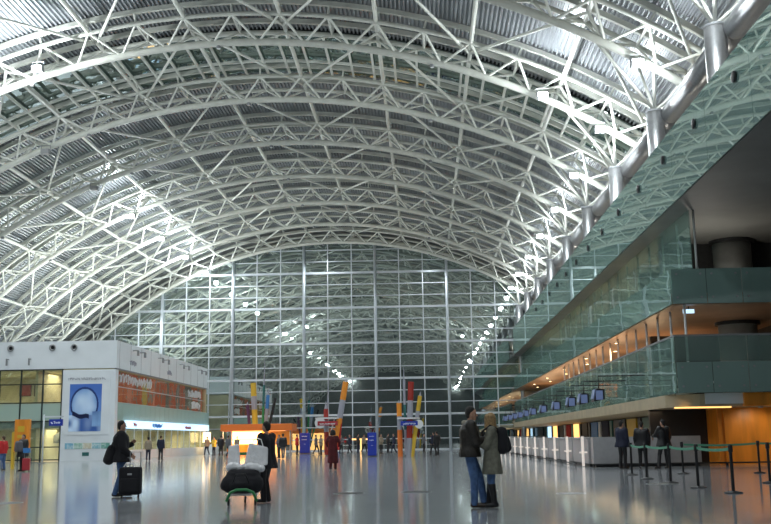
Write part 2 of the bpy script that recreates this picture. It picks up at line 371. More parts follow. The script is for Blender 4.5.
p2 = panels('glass_balustrade', 6.32, 7.7, ysA, 'middle frosted green glass balustrade with bolted panels', 'teal_glass', xsA)
c2 = panels('glass_screen', 6.76, 10.1, ysA, 'tall clear glass screen set back between the middle balustrade and the top gallery', 'clear2', (), False, 10.7)
p3 = panels('glass_balustrade', 10.1, 12.95, [14+4.75*i for i in range(21)], 'tall pale green glass band along the top gallery reflecting the trusses', 'top_glass', (), False)
for i in range(14):
    y = 24.9+4.68*i; o = MB().lathe([(.02, .0), (.19, .02), (.19, .07), (.12, .1)], 16).build('spotlight', 'black', smooth=True); o.parent = p3; o.rotation_euler = (0, -pi/2, 0); o.location = (XG-.03, y, 12.1)
for j, (z0, z1) in enumerate(((2.84, 6.3), (6.75, 10.1))):
    for i in range(16):
        y = YF+.15+2.3*i+(i*.35 if j else 0)
        t = tag(MB().tube([(XG+.5+.6*j, y, z0), (XG+.5+.6*j, y, z1)], .05, 6).tube([(XG+.5+.6*j, y, z0+1.2), (XG+.7+.6*j, y, z0+.1)], .03, 5).build('screen_post', 'wpaint', smooth=True),
                'slim white steel post behind the %s gallery glass, %s from the near corner' % (('lower', 'middle')[j], words(i)), 'post', ('lower', 'middle')[j]+' gallery glass posts')
for i, y in enumerate((46., 62, 78, 94)):
    t = empty('concrete_column', (14.4, y, 0), label='thick round concrete column on the right gallery, ' + ('largest and nearest' if i == 0 else words(i)+' back'), cat='column', group='concrete columns')
    MB().lathe([(.86, 0), (.86, 10.1)], 28).build('shaft', 'concrete', t, smooth=True)
    for z in (6.15, 9.95): MB().lathe([(1.0, z), (1.0, z+.15)], 28).build('collar', 'dark', t)
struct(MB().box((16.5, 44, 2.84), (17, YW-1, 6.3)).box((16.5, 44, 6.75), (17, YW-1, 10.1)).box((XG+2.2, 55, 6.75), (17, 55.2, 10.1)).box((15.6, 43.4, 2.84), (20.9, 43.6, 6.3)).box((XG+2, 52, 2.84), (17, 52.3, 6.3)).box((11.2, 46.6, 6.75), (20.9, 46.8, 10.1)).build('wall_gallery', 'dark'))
fr = empty('glazed_door_frame', (15.9, 43.2, 2.84), label='dark framed door with a pale yellow edge beside the big concrete column', cat='door')
MB().box((-.5, 0, 0), (-.42, .08, 2.5)).box((.42, 0, 0), (.5, .08, 2.5)).box((-.5, 0, 2.42), (.5, .08, 2.5)).build('frame', 'black', fr)
MB().box((-.40, .02, 0), (.40, .05, 2.4)).build('leaf', 'room', fr)
# counters of the hall level
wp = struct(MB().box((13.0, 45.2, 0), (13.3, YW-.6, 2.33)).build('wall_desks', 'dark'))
struct(MB().box((9.75, 44.2, 0), (12.25, 44.4, 2.33)).build('wall_passage_shade', 'black'))  # darkness of the passage opening, painted as a black sheet across it
ow = tag(MB().box((12.35, 42.6, 0), (20.9, 45.1, 2.33)).box((12.35, 39.7, 2.33), (20.9, 39.85, 2.84)).build('orange_wall', 'orange'), 'orange wood clad wall below the lower green balustrade on the right', 'wall')
ow.data.clear_geometry()
w_ = MB().box((12.45, 42.5, 0), (20.9, 45.1, 2.32)); w_.box((12.45, 39.6, 2.32), (20.9, 39.9, 2.83)); w_.box((12.2, 42.6, 0), (12.45, 45.0, 2.32))
nm_ = w_.mesh('orange_wall'); nm_.materials.append(M['orange']); ow.data = nm_
for i in range(14):
    y = 42.1+4.57*i
    t = empty('check_in_desk', (6.55, y, 0), label='pale grey check-in desk, %s back from the near end of the row' % words(i), cat='desk', group='check-in desks')
    b = MB().box((0.15, .1, .12), (.9, 4.4, 1.12)); b.box((.1, .1, 1.12), (.95, 4.4, 1.2)); b.build('counter', 'counter', t, bevel=.02)
    MB().box((.2, .1, 0), (.85, 4.4, .12)).build('plinth', 'dark', t)
    MB().box((-.12, .02, .02), (-.02, .12, 1.24)).box((-.22, -.02, .55), (.1, .04, .62)).build('baggage_post', 'postlit', t)
    MB().tube([(-.35, .2, .13), (-.35, 4.5, .13)], .03, 6).tube([(-.35, .3, 0), (-.35, .3, .13)], .02, 5).tube([(-.35, 4.3, 0), (-.35, 4.3, .13)], .02, 5).build('bumper_rail', 'dark', t)
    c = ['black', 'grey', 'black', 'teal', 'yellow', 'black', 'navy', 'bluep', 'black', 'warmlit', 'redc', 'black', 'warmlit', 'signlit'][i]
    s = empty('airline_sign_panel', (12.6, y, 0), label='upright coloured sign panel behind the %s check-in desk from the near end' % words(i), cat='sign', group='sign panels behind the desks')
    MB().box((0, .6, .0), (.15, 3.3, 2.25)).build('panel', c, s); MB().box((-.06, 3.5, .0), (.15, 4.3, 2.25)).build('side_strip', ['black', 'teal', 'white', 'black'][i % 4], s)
    lightobj('AREA', 'downlight', (9.6, y+2.2, 2.25), 9, (1, .72, .42), 1.4, rot=(0, 0, 0), sy=3)
t = empty('front_counter', (6.9, 42.05, 0), label='long pale grey counter facing the viewer behind the dark-clothed people', cat='desk')
MB().box((-.1, -.6, .12), (2.95, 0, 1.2)).build('counter', 'counter', t); MB().box((0, -.5, 0), (2.85, 0, .12)).build('plinth', 'dark', t)
t = empty('front_counter', (9.9, 42.1, 0), label='short pale grey counter standing in front of the dark passage', cat='desk')
MB().box((0, -.6, .12), (1.25, 0, 1.2)).build('counter', 'counter', t); MB().box((.05, -.5, 0), (1.2, 0, .12)).build('plinth', 'dark', t)
tag(MB().tube([(6.7, 41.1, .12), (20, 41.1, .12)], .035, 6).box((6.7, 41.05, 0), (6.78, 41.15, .12)).box((12, 41.05, 0), (12.08, 41.15, .12)).box((19, 41.05, 0), (19.08, 41.15, .12)).build('floor_rail', 'dark'), 'low dark bumper rail on the floor in front of the counters', 'rail')
for i, y in enumerate((44.4, 48.6, 52.7, 58.7, 65.2, 71.3, 76.3, 81.2, 85.8, 90.9, 96)):
    t = empty('hanging_monitor', (7.6, y, 3.0), label='black hanging flight monitor, %s from the near end of the check-in row' % words(i), cat='monitor', group='monitors above the check-in desks')
    b = MB(); vs = [(-.25, -.42, -.28), (-.25, .42, -.28), (.25, .32, -.18), (.25, -.32, -.18), (-.12, -.42, .30), (-.12, .42, .30), (.25, .32, .26), (.25, -.32, .26)]
    b.add(vs, [(0, 1, 2, 3), (7, 6, 5, 4), (0, 4, 5, 1), (1, 5, 6, 2), (2, 6, 7, 3), (3, 7, 4, 0)]); b.build('housing', 'black', t, bevel=.03)
    t2 = MB().box((-.262, -.36, -.2), (-.245, .36, .2)).build('screen', 'screen', t); t2.rotation_euler.y = .22; t2.location.x = .035
    MB().box((-.16, -.45, -.2), (.14, -.425, .2)).build('side_screen', 'screen', t)
    MB().tube([(.05, 0, .25), (.05, 0, .85), (2.1, 0, .85)], .03, 6).build('hanger', 'black', t)
t = empty('exit_sign', (10.6, 39.9, 6.02), label='small lit pale blue sign under the middle gallery soffit', cat='sign')
MB().box((-.22, -.03, 0), (.22, .03, .16)).build('face', 'signlit', t); MB().box((-.02, -.02, .16), (.02, .02, .28)).build('hanger', 'dark', t)
for i in range(10):
    t = empty('gallery_lamp', (10.6+(i % 2)*.9, 55+5.3*i, 6.24), label='small warm downlight in the middle gallery soffit, %s back' % words(i), cat='lamp', group='warm downlights of the middle gallery')
    MB().lathe([(.12, 0), (.16, .06)], 12).build('rim', 'steel', t); MB().lathe([(.1, -.01), (.1, .0)], 12).build('lens', 'lampsoft', t)
    lightobj('SPOT', 'bulb', (0, 0, -.1), 60, (1, .68, .38), .1, t, (0, 0, 0), 2.6)
tag(MB().box((-.6, -.03, 0), (.6, .03, .8)).build('orange_sign', 'orangep', loc=(11.2, 62, 3.6)), 'small orange notice behind the lower gallery glass', 'sign')
for i in range(7):  # upward lamps added to brighten the gallery soffits above them
    y = 42.5+9*i
    for z, pw, nm in ((6.76, 50, 'middle'), (2.83, 42, 'lower')):
        t = empty('gallery_fill_light', (13.0 if z > 5 else 12.6, y, z), label='added floor fill light on the %s gallery, %s from the near corner' % (nm, words(i)), cat='lamp', group=nm+' gallery added fill lights')
        MB().box((-.2, -.2, 0), (.2, .2, .08)).build('housing', 'grey', t); MB().box((-.15, -.15, .08), (.15, .15, .085)).build('lens', 'warmlit', t)
        lightobj('AREA', 'tube', (-.8, 0, .15), pw*((.7, .22)[nm == 'lower'] if i == 0 else 1.5), (1, .92, .82) if i == 0 else (1, .66, .38), .4, t, (pi, 0, 0))
# clutter behind the lower gallery glass: pale service pipes
for k in range(4):
    tag(MB().tube([(10.75+.22*k, 40, 2.92+.12*k), (10.75+.22*k, 100, 2.92+.12*k)], .05, 6).build('service_pipe', 'wpaint', smooth=True), 'pale pipe lying along the lower gallery behind the glass, %s from the edge' % words(k), 'pipe', 'pipes on the lower gallery')
for x in (13.6, 15.6, 17.6):  # spots added to brighten the orange wall
    t = empty('canopy_fill_light', (x, 41.3, 2.27), label='added fill light in the canopy soffit before the orange wall, ' + {13.6: 'left', 15.6: 'middle', 17.6: 'right'}[x], cat='lamp', group='added fill lights before the orange wall')
    MB().lathe([(.1, 0), (.12, .06)], 12).build('rim', 'steel', t); lightobj('SPOT', 'bulb', (0, 0, -.02), 26, (1, .86, .66), .1, t, (.5, 0, 0), 2.4)
# stanchions
SP = [(6.57, 32.8), (6.37, 29.7), (6.42, 27.04), (6.43, 24.4), (6.56, 22.1)]
SQ = [(8.3, 33.2), (10.68, 33.0), (8.75, 26.3)]
SL = ['farthest black belt post at the left end of the green barrier', 'second black belt post, in front of the middle dark-clothed person', 'middle black belt post of the green barrier row', 'fourth black belt post, second nearest to the viewer', 'nearest and largest black belt post by the orange reflection', 'black belt post behind the fourth one, before the dark passage', 'black belt post in front of the orange wall', 'black belt post at the right edge of the photo']
def stanchion(x, y, label, to=None):
    t = empty('belt_post', (x, y, 0), label=label, cat='barrier post', group='queue barrier posts')
    MB().lathe([(.19, 0), (.19, .02), (.05, .05)], 20).build('base', 'black', t, smooth=False)
    MB().lathe([(.035, .04), (.035, .86), (.05, .87), (.05, 1.0), (.04, 1.02)], 14).build('post', 'black', t, smooth=False)
    if to:
        dx, dy = to[0]-x, to[1]-y; L = sqrt(dx*dx+dy*dy); ux, uy = dx/L, dy/L; b = MB(); vs = []
        for i in range(11):
            f = i/10; sx = -.08*4*f*(1-f)*.5; q = .06+(L-.12)*f
            vs += [(ux*q, uy*q, .90+sx), (ux*q, uy*q, .965+sx)]
        b.add(vs, [(2*i, 2*i+2, 2*i+3, 2*i+1) for i in range(10)]); o = b.build('belt', 'beltg', t)
        md = o.modifiers.new('solid', 'SOLIDIFY'); md.thickness = .006
for i, p in enumerate(SP): stanchion(*p, SL[i], SP[i+1] if i < 4 else None)
stanchion(*SQ[0], SL[5], SQ[1]); stanchion(*SQ[1], SL[6], (16, 32)); stanchion(*SQ[2], SL[7])
for i, (x, y, w) in enumerate(((-1.85, 24.0, .34), (-.25, 24.2, .34), (1.32, 24.4, .34), (-9.2, 21.9, .34), (6.1, 26.6, .4), (3.2, 22.8, .3))):
    t = empty('floor_box', (x, y, 0), label='flat dark round floor cover, ' + ['left of the three in the middle', 'middle of the three in the middle', 'right of the three, left of the couple', 'below the traveller with the red suitcase', 'before the belt posts', 'right of the couple'][i], cat='floor cover', group='dark round floor covers')
    MB().lathe([(w, 0), (w, .006), (w-.02, .01)], 24).build('lid', 'cover', t); MB().lathe([(w+.03, 0), (w+.03, .004)], 24).build('ring', 'steel', t)
# ------------------------------------------------------------------ left shop building
XL, XR, YL, YE = -47., -23.2, 74., 105.4
sb = empty('shop_building', (XR, YL, 0), label='two-storey white shop building with glazed fronts on the left', cat='building')
def B(name, a, b, m, par=None, **k): return MB().box(V3(a)-V3((XR, YL, 0)), V3(b)-V3((XR, YL, 0))).build(name, m, par or sb, **k)
fa = B('fascia', (XL, YL-.1, 6.82), (XR+.1, YE, 8.9), 'white')
for i in range(12):
    y = YL+.6+i*2.9
    B('panel_joint', (XR+.1, y-.01, 6.82), (XR+.115, y+.01, 8.9), 'grey', fa)
B('side_trim', (XR-.05, YL-.05, 6.72), (XR+.12, YE, 6.82), 'grey')
B('upper_floor', (XL, YL+.1, 2.45), (XR-.05, YE-.1, 2.92), 'roomfloor')
B('corner_panel', (-27.14, YL-.1, 0), (XR-.15, YL+.3, 6.72), 'white')
B('corner_pier', (XR-.15, YL-.1, 0), (XR+.08, YL+.55, 6.72), 'white')
B('rear_wall', (XL, YL+9, 0), (XR-6, YL+9.2, 6.8), 'room'); B('inner_wall', (XR-6.2, YL+.4, 0), (XR-6, YE, 6.8), 'room'); B('end_wall', (XR-6.2, YE-.4, 0), (XR, YE, 6.8), 'room')
B('ceiling_panel', (XL, YL, 6.72), (XR-.1, YE, 6.8), 'room')
# front glazing
fg = B('front_glass', (-46, YL, .1), (-27.15, YL+.03, 6.8), 'shopglass')
for x in (-30.33-1.67*3, -30.33-1.67*2, -30.33-1.67, -30.33, -28.66, -27.2, -37, -39, -41): B('front_mullion', (x-.05, YL-.06, 0), (x+.05, YL+.06, 6.82), 'gframe')
for z in (.1, 1.04, 2.94, 4.31, 5.69, 6.78): B('front_transom', (XL, YL-.05, z-.04), (-27.15, YL+.05, z+.04), 'gframe')
B('front_band', (XL, YL-.02, 3.0), (-27.2, YL+.0, 4.25), 'frost')
# side glazing, lower storey + upper storey + frosted balustrade
B('side_glass', (XR, YL+.5, .7), (XR+.03, YE, 2.4), 'shopglass'); B('side_plinth', (XR-.05, YL+.5, 0), (XR+.05, YE, .72), 'white')
for i in range(14): y = YL+.6+i*2.35; B('side_mullion', (XR-.03, y-.04, .1), (XR+.05, y+.04, 2.4), 'mull')
for i in range(21): y = YL+.5+i*1.53; B('balustrade_glass', (XR+.02, y+.02, 2.95), (XR+.05, y+1.5, 4.28), 'frost')
B('upper_side_glass', (XR-.25, YL+.5, 4.3), (XR-.22, YE, 6.75), 'shopglass')
for z in (5.5, 4.3): B('upper_rail', (XR-.2, YL+.5, z-.03), (XR-.14, YE, z+.03), 'mull')
for x, z in ((-31.2, 8.42), (-28.0, 8.42), (-26.35, 8.42), (-34.4, 8.42), (-37.6, 8.42)):
    t = MB().lathe([(.05, 0), (.22, .02), (.26, .1), (.17, .12), (.15, .02)], 18).build('air_nozzle', 'steel', fa, smooth=True); t.rotation_euler.x = pi/2; t.location = (x-XR, -.1, z)
    q = MB().lathe([(.13, 0), (.13, .02)], 14).build('core', 'black', t); q.location.z = .06
for x in (-31.35, -29.65, -35, -37):
    B('wall_bracket', (x-.04, YL-.45, 7.55), (x+.04, YL-.1, 7.62), 'grey', fa); B('wall_bracket', (x-.05, YL-.5, 7.1), (x+.05, YL-.38, 7.62), 'grey', fa)
for i in range(4):
    for dd in (0, 2.0):
        y = YL+4+i*7.6+dd
        B('arm_lamp', (XR+.1, y-.05, 8.42), (XR+.55, y+.05, 8.50), 'grey', fa); B('arm_lamp', (XR+.45, y-.1, 8.05), (XR+.6, y+.1, 8.45), 'grey', fa)
# printed panels
def art(name, w, h, fn, nx, ny, parent=None, m='print'):
    me = bpy.data.meshes.new(name); vs = []; fs = []; cs = []
    for j in range(ny+1):
        for i in range(nx+1): vs.append((w*i/nx-w/2, 0, h*j/ny))
    for j in range(ny):
        for i in range(nx):
            a = j*(nx+1)+i; fs.append((a, a+1, a+nx+2, a+nx+1)); cs.append(fn((i+.5)/nx, (j+.5)/ny))
    me.from_pydata(vs, [], fs); ca = me.color_attributes.new('print', 'FLOAT_COLOR', 'CORNER')
    buf = []
    for c in cs: buf += [c[0], c[1], c[2], 1]*4
    ca.data.foreach_set('color', buf); me.materials.append(M[m]); o = bpy.data.objects.new(name, me); C.objects.link(o)
    if parent: o.parent = parent
    return o
def lerp(a, b, t): t = max(0, min(1, t)); return tuple(x+(y-x)*t for x, y in zip(a, b))
def hsh(a, b): return (math.sin(a*127.1+b*311.7)*43758.5453) % 1
def vn(x, y):
    i, j = math.floor(x), math.floor(y); u, v = x-i, y-j; u = u*u*(3-2*u); v = v*v*(3-2*v)
    return (hsh(i, j)*(1-u)+hsh(i+1, j)*u)*(1-v)+(hsh(i, j+1)*(1-u)+hsh(i+1, j+1)*u)*v
def face_art(u, v):
    sky = lerp((.16, .32, .62), (.05, .13, .42), v+.3*vn(u*5, v*5)); c = sky
    du, dv = (u-.47)/.42, (v-.56)/.36; r = sqrt(du*du+dv*dv)
    if r < 1: c = lerp((.50, .64, .78), (.16, .30, .55), r*r*.9+.5*vn(u*6, v*6))
    if v < .34: c = lerp((.45, .60, .78), (.03, .09, .30), vn(u*5, v*6)*1.6-.3)
    if .93 < r < 1.05 and v > .4: c = (.01, .03, .14)
    if abs(v-(.36-.12*(u-.1)+.02*sin(u*14))) < .045 and .1 < u < .62: c = (.005, .01, .05)
    if u > .72 and .1 < v < .42: c = lerp((.02, .06, .22), (.2, .36, .6), vn(u*9, v*7))
    return c
t = empty('advertising_poster', (-25.3, YL-.16, 1.7), label='large pale poster with a blue picture of a white domed head shape', cat='poster')
MB().box((-1.75, 0, .2), (1.8, .04, 4.9)).build('backing', 'white', t)
o = art('picture', 2.42, 3.5, face_art, 90, 120, t); o.location = (-.03, -.015, .45)
def scribble(w, h, amp, col, par, loc, rot=0, n=60, r=.035, seed=1, name='lettering'):
    rs = random.Random(seed); b = MB(); x = 0
    while x < w:
        k = rs.uniform(.6, 1.6)*h; pts = []; ww = rs.uniform(.5, 1.1)*h
        for i in range(9):
            a = i/8*2*pi*rs.choice((.8, 1, 1.3)); pts.append((x+ww*i/8+sin(a)*.18*h, 0, (.5+.5*sin(a+rs.random()))*min(k, h)))
        b.tube(pts, r, 4); x += ww*rs.uniform(.9, 1.25)
    o = b.build(name, col, par); o.location = loc; o.rotation_euler.z = rot; return o
scribble(2.7, .18, 0, 'greyp', t, (-1.4, -.02, 4.25), r=.02, seed=4)
def strip_art(u, v):
    c = [(.12, .30, .42), (.20, .36, .30), (.42, .40, .30), (.16, .34, .40), (.1, .26, .22)][int(u*5) % 5]; return lerp(c, (.55, .62, .6), vn(u*30, v*4)*1.2-.5) if .04 < (u*5) % 1 else (.6, .65, .65)
o = art('photo_strip', 3.4, .42, strip_art, 100, 10, sb); o.location = (-25.1-XR, -.14, .88)
MB().box((-.25, 0, 0), (.25, .03, .26)).build('small_plate', 'teal', sb, loc=(-25.2-XR, -.14, .36))
def red_art(u, v):
    x = u*31
    c = (.62, .10, .03) if vn(x*.55+3, 1) > .36 else (.20, .17, .16)
    if vn(x*1.7, v*3) > .66: c = (.75, .16, .05)
    if .26 < u < .31 and v < .8: c = (.65, .40, .08)
    if vn(x*3, v*5+9) > .74: c = (.30, .26, .24)
    return c
o = art('red_banner', 31.0, 2.35, red_art, 200, 16, sb); o.rotation_euler.z = pi/2; o.location = (-.34, .4+15.5, 4.32)
ub = empty('cafe_sign', (XR-.05, YL+1, 5.75), label='white handwriting-style letters on the red upper shop front', cat='sign')
scribble(8.5, .75, 0, 'white', ub, (0, .2, 0), pi/2, r=.055, seed=3); scribble(5, .7, 0, 'white', ub, (0, 22.5, -.1), pi/2, r=.06, seed=9); scribble(3.5, .7, 0, 'white', ub, (0, 24, -1.2), pi/2, r=.06, seed=12)
fs_ = MB().box((.12, 2.3, 2.36), (.3, 31.6, 2.98)).build('lit_sign_strip', 'signlit', sb)
scribble(.7, .3, 0, 'red', fs_, (.32, 4, 2.5), pi/2, r=.03, seed=5); scribble(3, .3, 0, 'bluep', fs_, (.32, 9.5, 2.5), pi/2, r=.04, seed=6); scribble(2.4, .25, 0, 'redbase', fs_, (.32, 21, 2.5), pi/2, r=.03, seed=7)
for yy in (3.2, 14.6): scribble(1.6, .4, 0, 'greyp', fa, (.13, yy, 7.25), pi/2, r=.03, seed=int(yy))
for x, w, m in ((-33.6, .9, 'red'), (-32.2, 1.2, 'burg'), (-36.2, .8, 'green')):
    t = empty('wall_picture', (x, YL+8.95, 5.3), label='framed ' + {'red': 'red', 'burg': 'dark grey and red', 'green': 'green'}[m] + ' picture on the upper shop wall behind glass', cat='picture')
    MB().box((-w/2-.06, -.05, -.06), (w/2+.06, 0, .96)).build('frame', 'hairg', t); MB().box((-w/2, -.07, 0), (w/2, -.05, .9)).build('print', m, t)
MB().add([(-2, 0, 0), (-1, 0, 0), (2.6, 0, 2.4), (1.8, 0, 2.4), (-2, 1.2, 0), (-1, 1.2, 0), (2.6, 1.2, 2.4), (1.8, 1.2, 2.4)], [(0, 1, 2, 3), (7, 6, 5, 4), (0, 3, 7, 4), (1, 5, 6, 2), (3, 2, 6, 7), (0, 4, 5, 1)]).build('stair_flight', 'grey', sb, loc=(-30.2-XR, 4, 0))
MB().tube([(-2, -.05, .95), (1.8, -.05, 3.2)], .04, 6).build('stair_rail', 'steel', sb, loc=(-30.2-XR, 4, 0))
for x in (-44, -40, -36, -32.5, -28.8):
    for z, pw in ((6.6, 60), (2.35, 50)):
        lightobj('AREA', 'shop_light', (x, YL+3.5, z), pw*1.2, (1, .86, .58), 2.2)
for y in (78, 84, 90, 96, 102):
    for z, pw in ((6.6, 40), (2.35, 70)): lightobj('AREA', 'shop_light', (XR-3, y, z), pw, (1, .9, .75), 2)
# small kiosk at the end of the shop building
t = empty('snack_counter', (XR+.6, 101.2, 0), label='warm lit snack counter at the far end of the shop building', cat='kiosk')
MB().box((0.2, 0, 0), (1, 3.2, 1.0)).build('counter', 'white', t); MB().box((.0, 0, 1.2), (.15, 3.2, 2.2)).build('lit_board', 'menu', t); MB().box((0, 0, 1.0), (.1, .1, 2.3)).box((0, 3.1, 1.0), (.1, 3.2, 2.3)).build('frame', 'grey', t)
# blue sign on a post and the orange display at the far left
t = empty('direction_sign', (-23.4, 66, 0), label='blue direction sign on a tall silver post before the shop front', cat='sign')
MB().tube([(-2.0, 0, 0), (-2.0, 0, 3.2)], .05, 8).build('post', 'mull', t, smooth=True); MB().box((-2.0, -.05, 3.0), (-.7, .05, 3.1)).build('arm', 'mull', t)
MB().lathe([(.3, 0), (.3, .03)], 16).build('base', 'grey', t).location.x = -2
q = MB().box((-1.62, -.06, 2.45), (-.72, .06, 2.88)).build('board', 'blue', t); scribble(.55, .16, 0, 'white', q, (-1.5, -.08, 2.58), r=.03, seed=8)
t = empty('orange_display', (-21.0, 51.8, 0), label='tall orange lit advertising display behind the travellers at far left', cat='display')
MB().box((-.55, -.1, 0), (-.43, .1, 1.9)).build('leg', 'yellow', t)
q = MB().box((-.42, -.12, .9), (.36, .12, 2.55)).build('panel', 'orange', t)
MB().box((-.25, -.14, 1.6), (.2, -.12, 1.75)).box((-.25, -.14, 1.9), (.1, -.12, 2.2)).box((-.2, -.14, 1.2), (.22, -.12, 1.45)).build('pale_print', 'yellow', q)
t = empty('handrail_frame', (-21.0, 49.2, 0), label='chrome waist-high rail frame at the far left edge', cat='rail')
MB().tube([(-1.6, 0, 0), (-1.6, 0, .45), (.0, 0, .45), (.0, 0, 0)], .04, 8).build('rail', 'steel', t)
# ------------------------------------------------------------------ middle of the hall: pencil sculptures, kiosks, totems
def pxY(px, py, Y):
    r = R3 @ V3((px-PX, -(py-PY), -F)); k = Y/r.y; return V3((r.x*k, Y, CH+r.z*k))
def pencils(px, Y, label, rods, tray=None, lab2=None):
    t = empty('pencil_sculpture', (pxY(px, 440, Y).x, Y, 0), label=label, cat='sculpture', group='giant pencil sculptures')
    for (a, b, cols, r, tip) in rods:
        P, Q = pxY(*a, Y)-t.location, pxY(*b, Y)-t.location
        dy = random.uniform(-.3, .3); P.y += dy; Q.y += dy
        n = len(cols); root = None
        for i, c in enumerate(cols):
            u, v = P.lerp(Q, i/n), P.lerp(Q, (i+1)/n); o = MB().tube([u, v], r, 8).build('pencil_section', c, t, smooth=False)
        e = (Q-P).normalized()
        if tip: MB().tube([Q, Q+e*tip*.5, Q+e*tip], [r*.75, r*.35, .02], 6).build('thin_tip', 'greyp', t)
    return t
pencils(260, 93.6, 'giant pencils with a thick yellow one, standing behind the orange kiosk', [
 ((256.5, 450), (253.5, 383), ['yellow', 'yellow', 'yellow', 'greyp', 'yellow'], .27, 0), ((252, 450), (248, 405), ['purple', 'purple', 'purple'], .15, .3), ((263, 450), (268, 395), ['bluep', 'teal', 'greyp', 'bluep'], .17, .8),
 ((264, 450), (276, 398), ['teal', 'green', 'black', 'black'], .13, 0), ((262, 450), (264, 385), ['greyp', 'green', 'teal'], .12, 2.5)])
ta = pencils(333, 80, 'giant pencils with a tall leaning orange one and a white ring tray', [
 ((327, 455), (326, 409), ['red', 'red', 'greyp', 'red'], .20, .6), ((334, 455), (346, 382), ['orangep', 'orange', 'greyp', 'orange'], .24, .2), ((326, 455), (328, 395), ['greyp', 'greyp'], .06, 2.2), ((338, 450), (342, 410), ['redc', 'redc'], .14, 0)])
tb = pencils(408, 72, 'giant pencils in red, orange and yellow above a blue sign board', [
 ((400.5, 457), (399, 403), ['orangep', 'orangep', 'greyp', 'orange'], .19, .2), ((409, 457), (411, 382), ['greyp', 'red', 'greyp', 'red'], .22, 0), ((412, 457), (420, 396), ['yellow', 'yellow', 'greyp', 'yellow'], .16, .3), ((406, 455), (404, 380), ['greyp', 'teal', 'greyp'], .10, .9)])
for tt, Y, x0, x1, mm in ((ta, 80, 315, 341, 'redbase'), (tb, 72, 397, 420, 'blue')):
    L = tt.location; a, b = pxY(x0, 418, Y)-L, pxY(x1, 418, Y)-L
    MB().lathe([((b.x-a.x)/2, 0), ((b.x-a.x)/2, .12), ((b.x-a.x)/2-.1, .12)], 20, ((a.x+b.x)/2, 0, a.z-.1)).build('ring_tray', 'wpaint', tt, smooth=False)
    c0, c1 = pxY(x0+4, 421.5, Y)-L, pxY(x1-2, 425.5, Y)-L
    q = MB().box((c0.x, -1.1, c1.z), (c1.x, -1.0, c0.z)).build('sign_board', mm, tt); scribble((c1.x-c0.x)*.7, .12, 0, 'white', q, (c0.x+.15, -1.12, c1.z+.06), r=.02, seed=int(Y))
    z0 = 0
    for sx in (-.55, .55): MB().tube([((a.x+b.x)/2+sx, 0, a.z), ((a.x+b.x)/2+sx*.2, 0, a.z-1.5), ((a.x+b.x)/2+sx*.15, 0, 0)], .06, 6).build('support', 'wpaint', tt, smooth=True)
q = MB().lathe([(.42, 0), (.42, .08)], 18).build('round_clock_sign', 'wpaint', ta); q.rotation_euler.x = pi/2; q.location = pxY(320, 423, 79)-ta.location; q.location.y = -1
q = MB().lathe([(.30, 0), (.30, .08)], 18).build('round_clock_sign', 'wpaint', tb); q.rotation_euler.x = pi/2; q.location = pxY(419, 424, 71)-tb.location; q.location.y = -1
# orange kiosk
kx0, kx1 = pxY(223, 430, 90).x, pxY(294, 430, 90).x
t = empty('orange_kiosk', ((kx0+kx1)/2, 90, 0), label='cafe kiosk with a long orange canopy and glowing menu boards', cat='kiosk'); hw = (kx1-kx0)/2
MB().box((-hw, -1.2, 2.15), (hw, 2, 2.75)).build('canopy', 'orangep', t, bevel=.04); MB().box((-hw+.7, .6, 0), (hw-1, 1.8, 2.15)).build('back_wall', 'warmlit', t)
for z in (1.05, 1.45, 1.8): MB().box((-hw+.8, .45, z), (hw-3, .6, z+.26)).build('menu_board', 'menu', t)
MB().box((-hw+.5, -.6, 0), (hw-2.6, .1, .95)).build('counter', 'orange', t); MB().box((hw-2.8, -.8, .9), (hw-.2, .4, 2.1)).build('side_cabinet', 'orange', t)
for sx in (-hw+.2, hw-.2): MB().tube([(sx, -1, 0), (sx, -1, 2.2)], .06, 8).build('post', 'steel', t)
lightobj('AREA', 'kiosk_lamp', ((kx0+kx1)/2-1, 89.2, 2.1), 160, (1, .62, .25), 4, sy=1.2)
for n_, (px, y0, y1, Y, w, lab) in enumerate(((305, 433, 450, 95, .95, 'blue information pillar right of the orange kiosk'), (372, 432.5, 457.5, 74, .65, 'tall blue information pillar with a white dot in the middle of the hall'))):
    b0 = pxY(px, y0, Y); t = empty('information_pillar', (b0.x, Y, 0), label=lab, cat='sign')
    MB().box((-w/2, -.2, .08), (w/2, .2, b0.z)).build('body', 'blue', t, bevel=.03); MB().box((-w/2-.05, -.25, 0), (w/2+.05, .25, .08)).build('foot', 'grey', t)
    MB().lathe([(.08, 0), (.08, .02)], 14).build('dot', 'wpaint', t).location = (0, -.2, b0.z*.46); t.children[-1].rotation_euler.x = pi/2
    scribble(w*.5, .07, 0, 'white', t, (-w*.3, -.22, b0.z*.82), r=.018, seed=n_+30); scribble(w*.5, .07, 0, 'white', t, (-w*.3, -.22, b0.z*.66), r=.018, seed=n_+40)
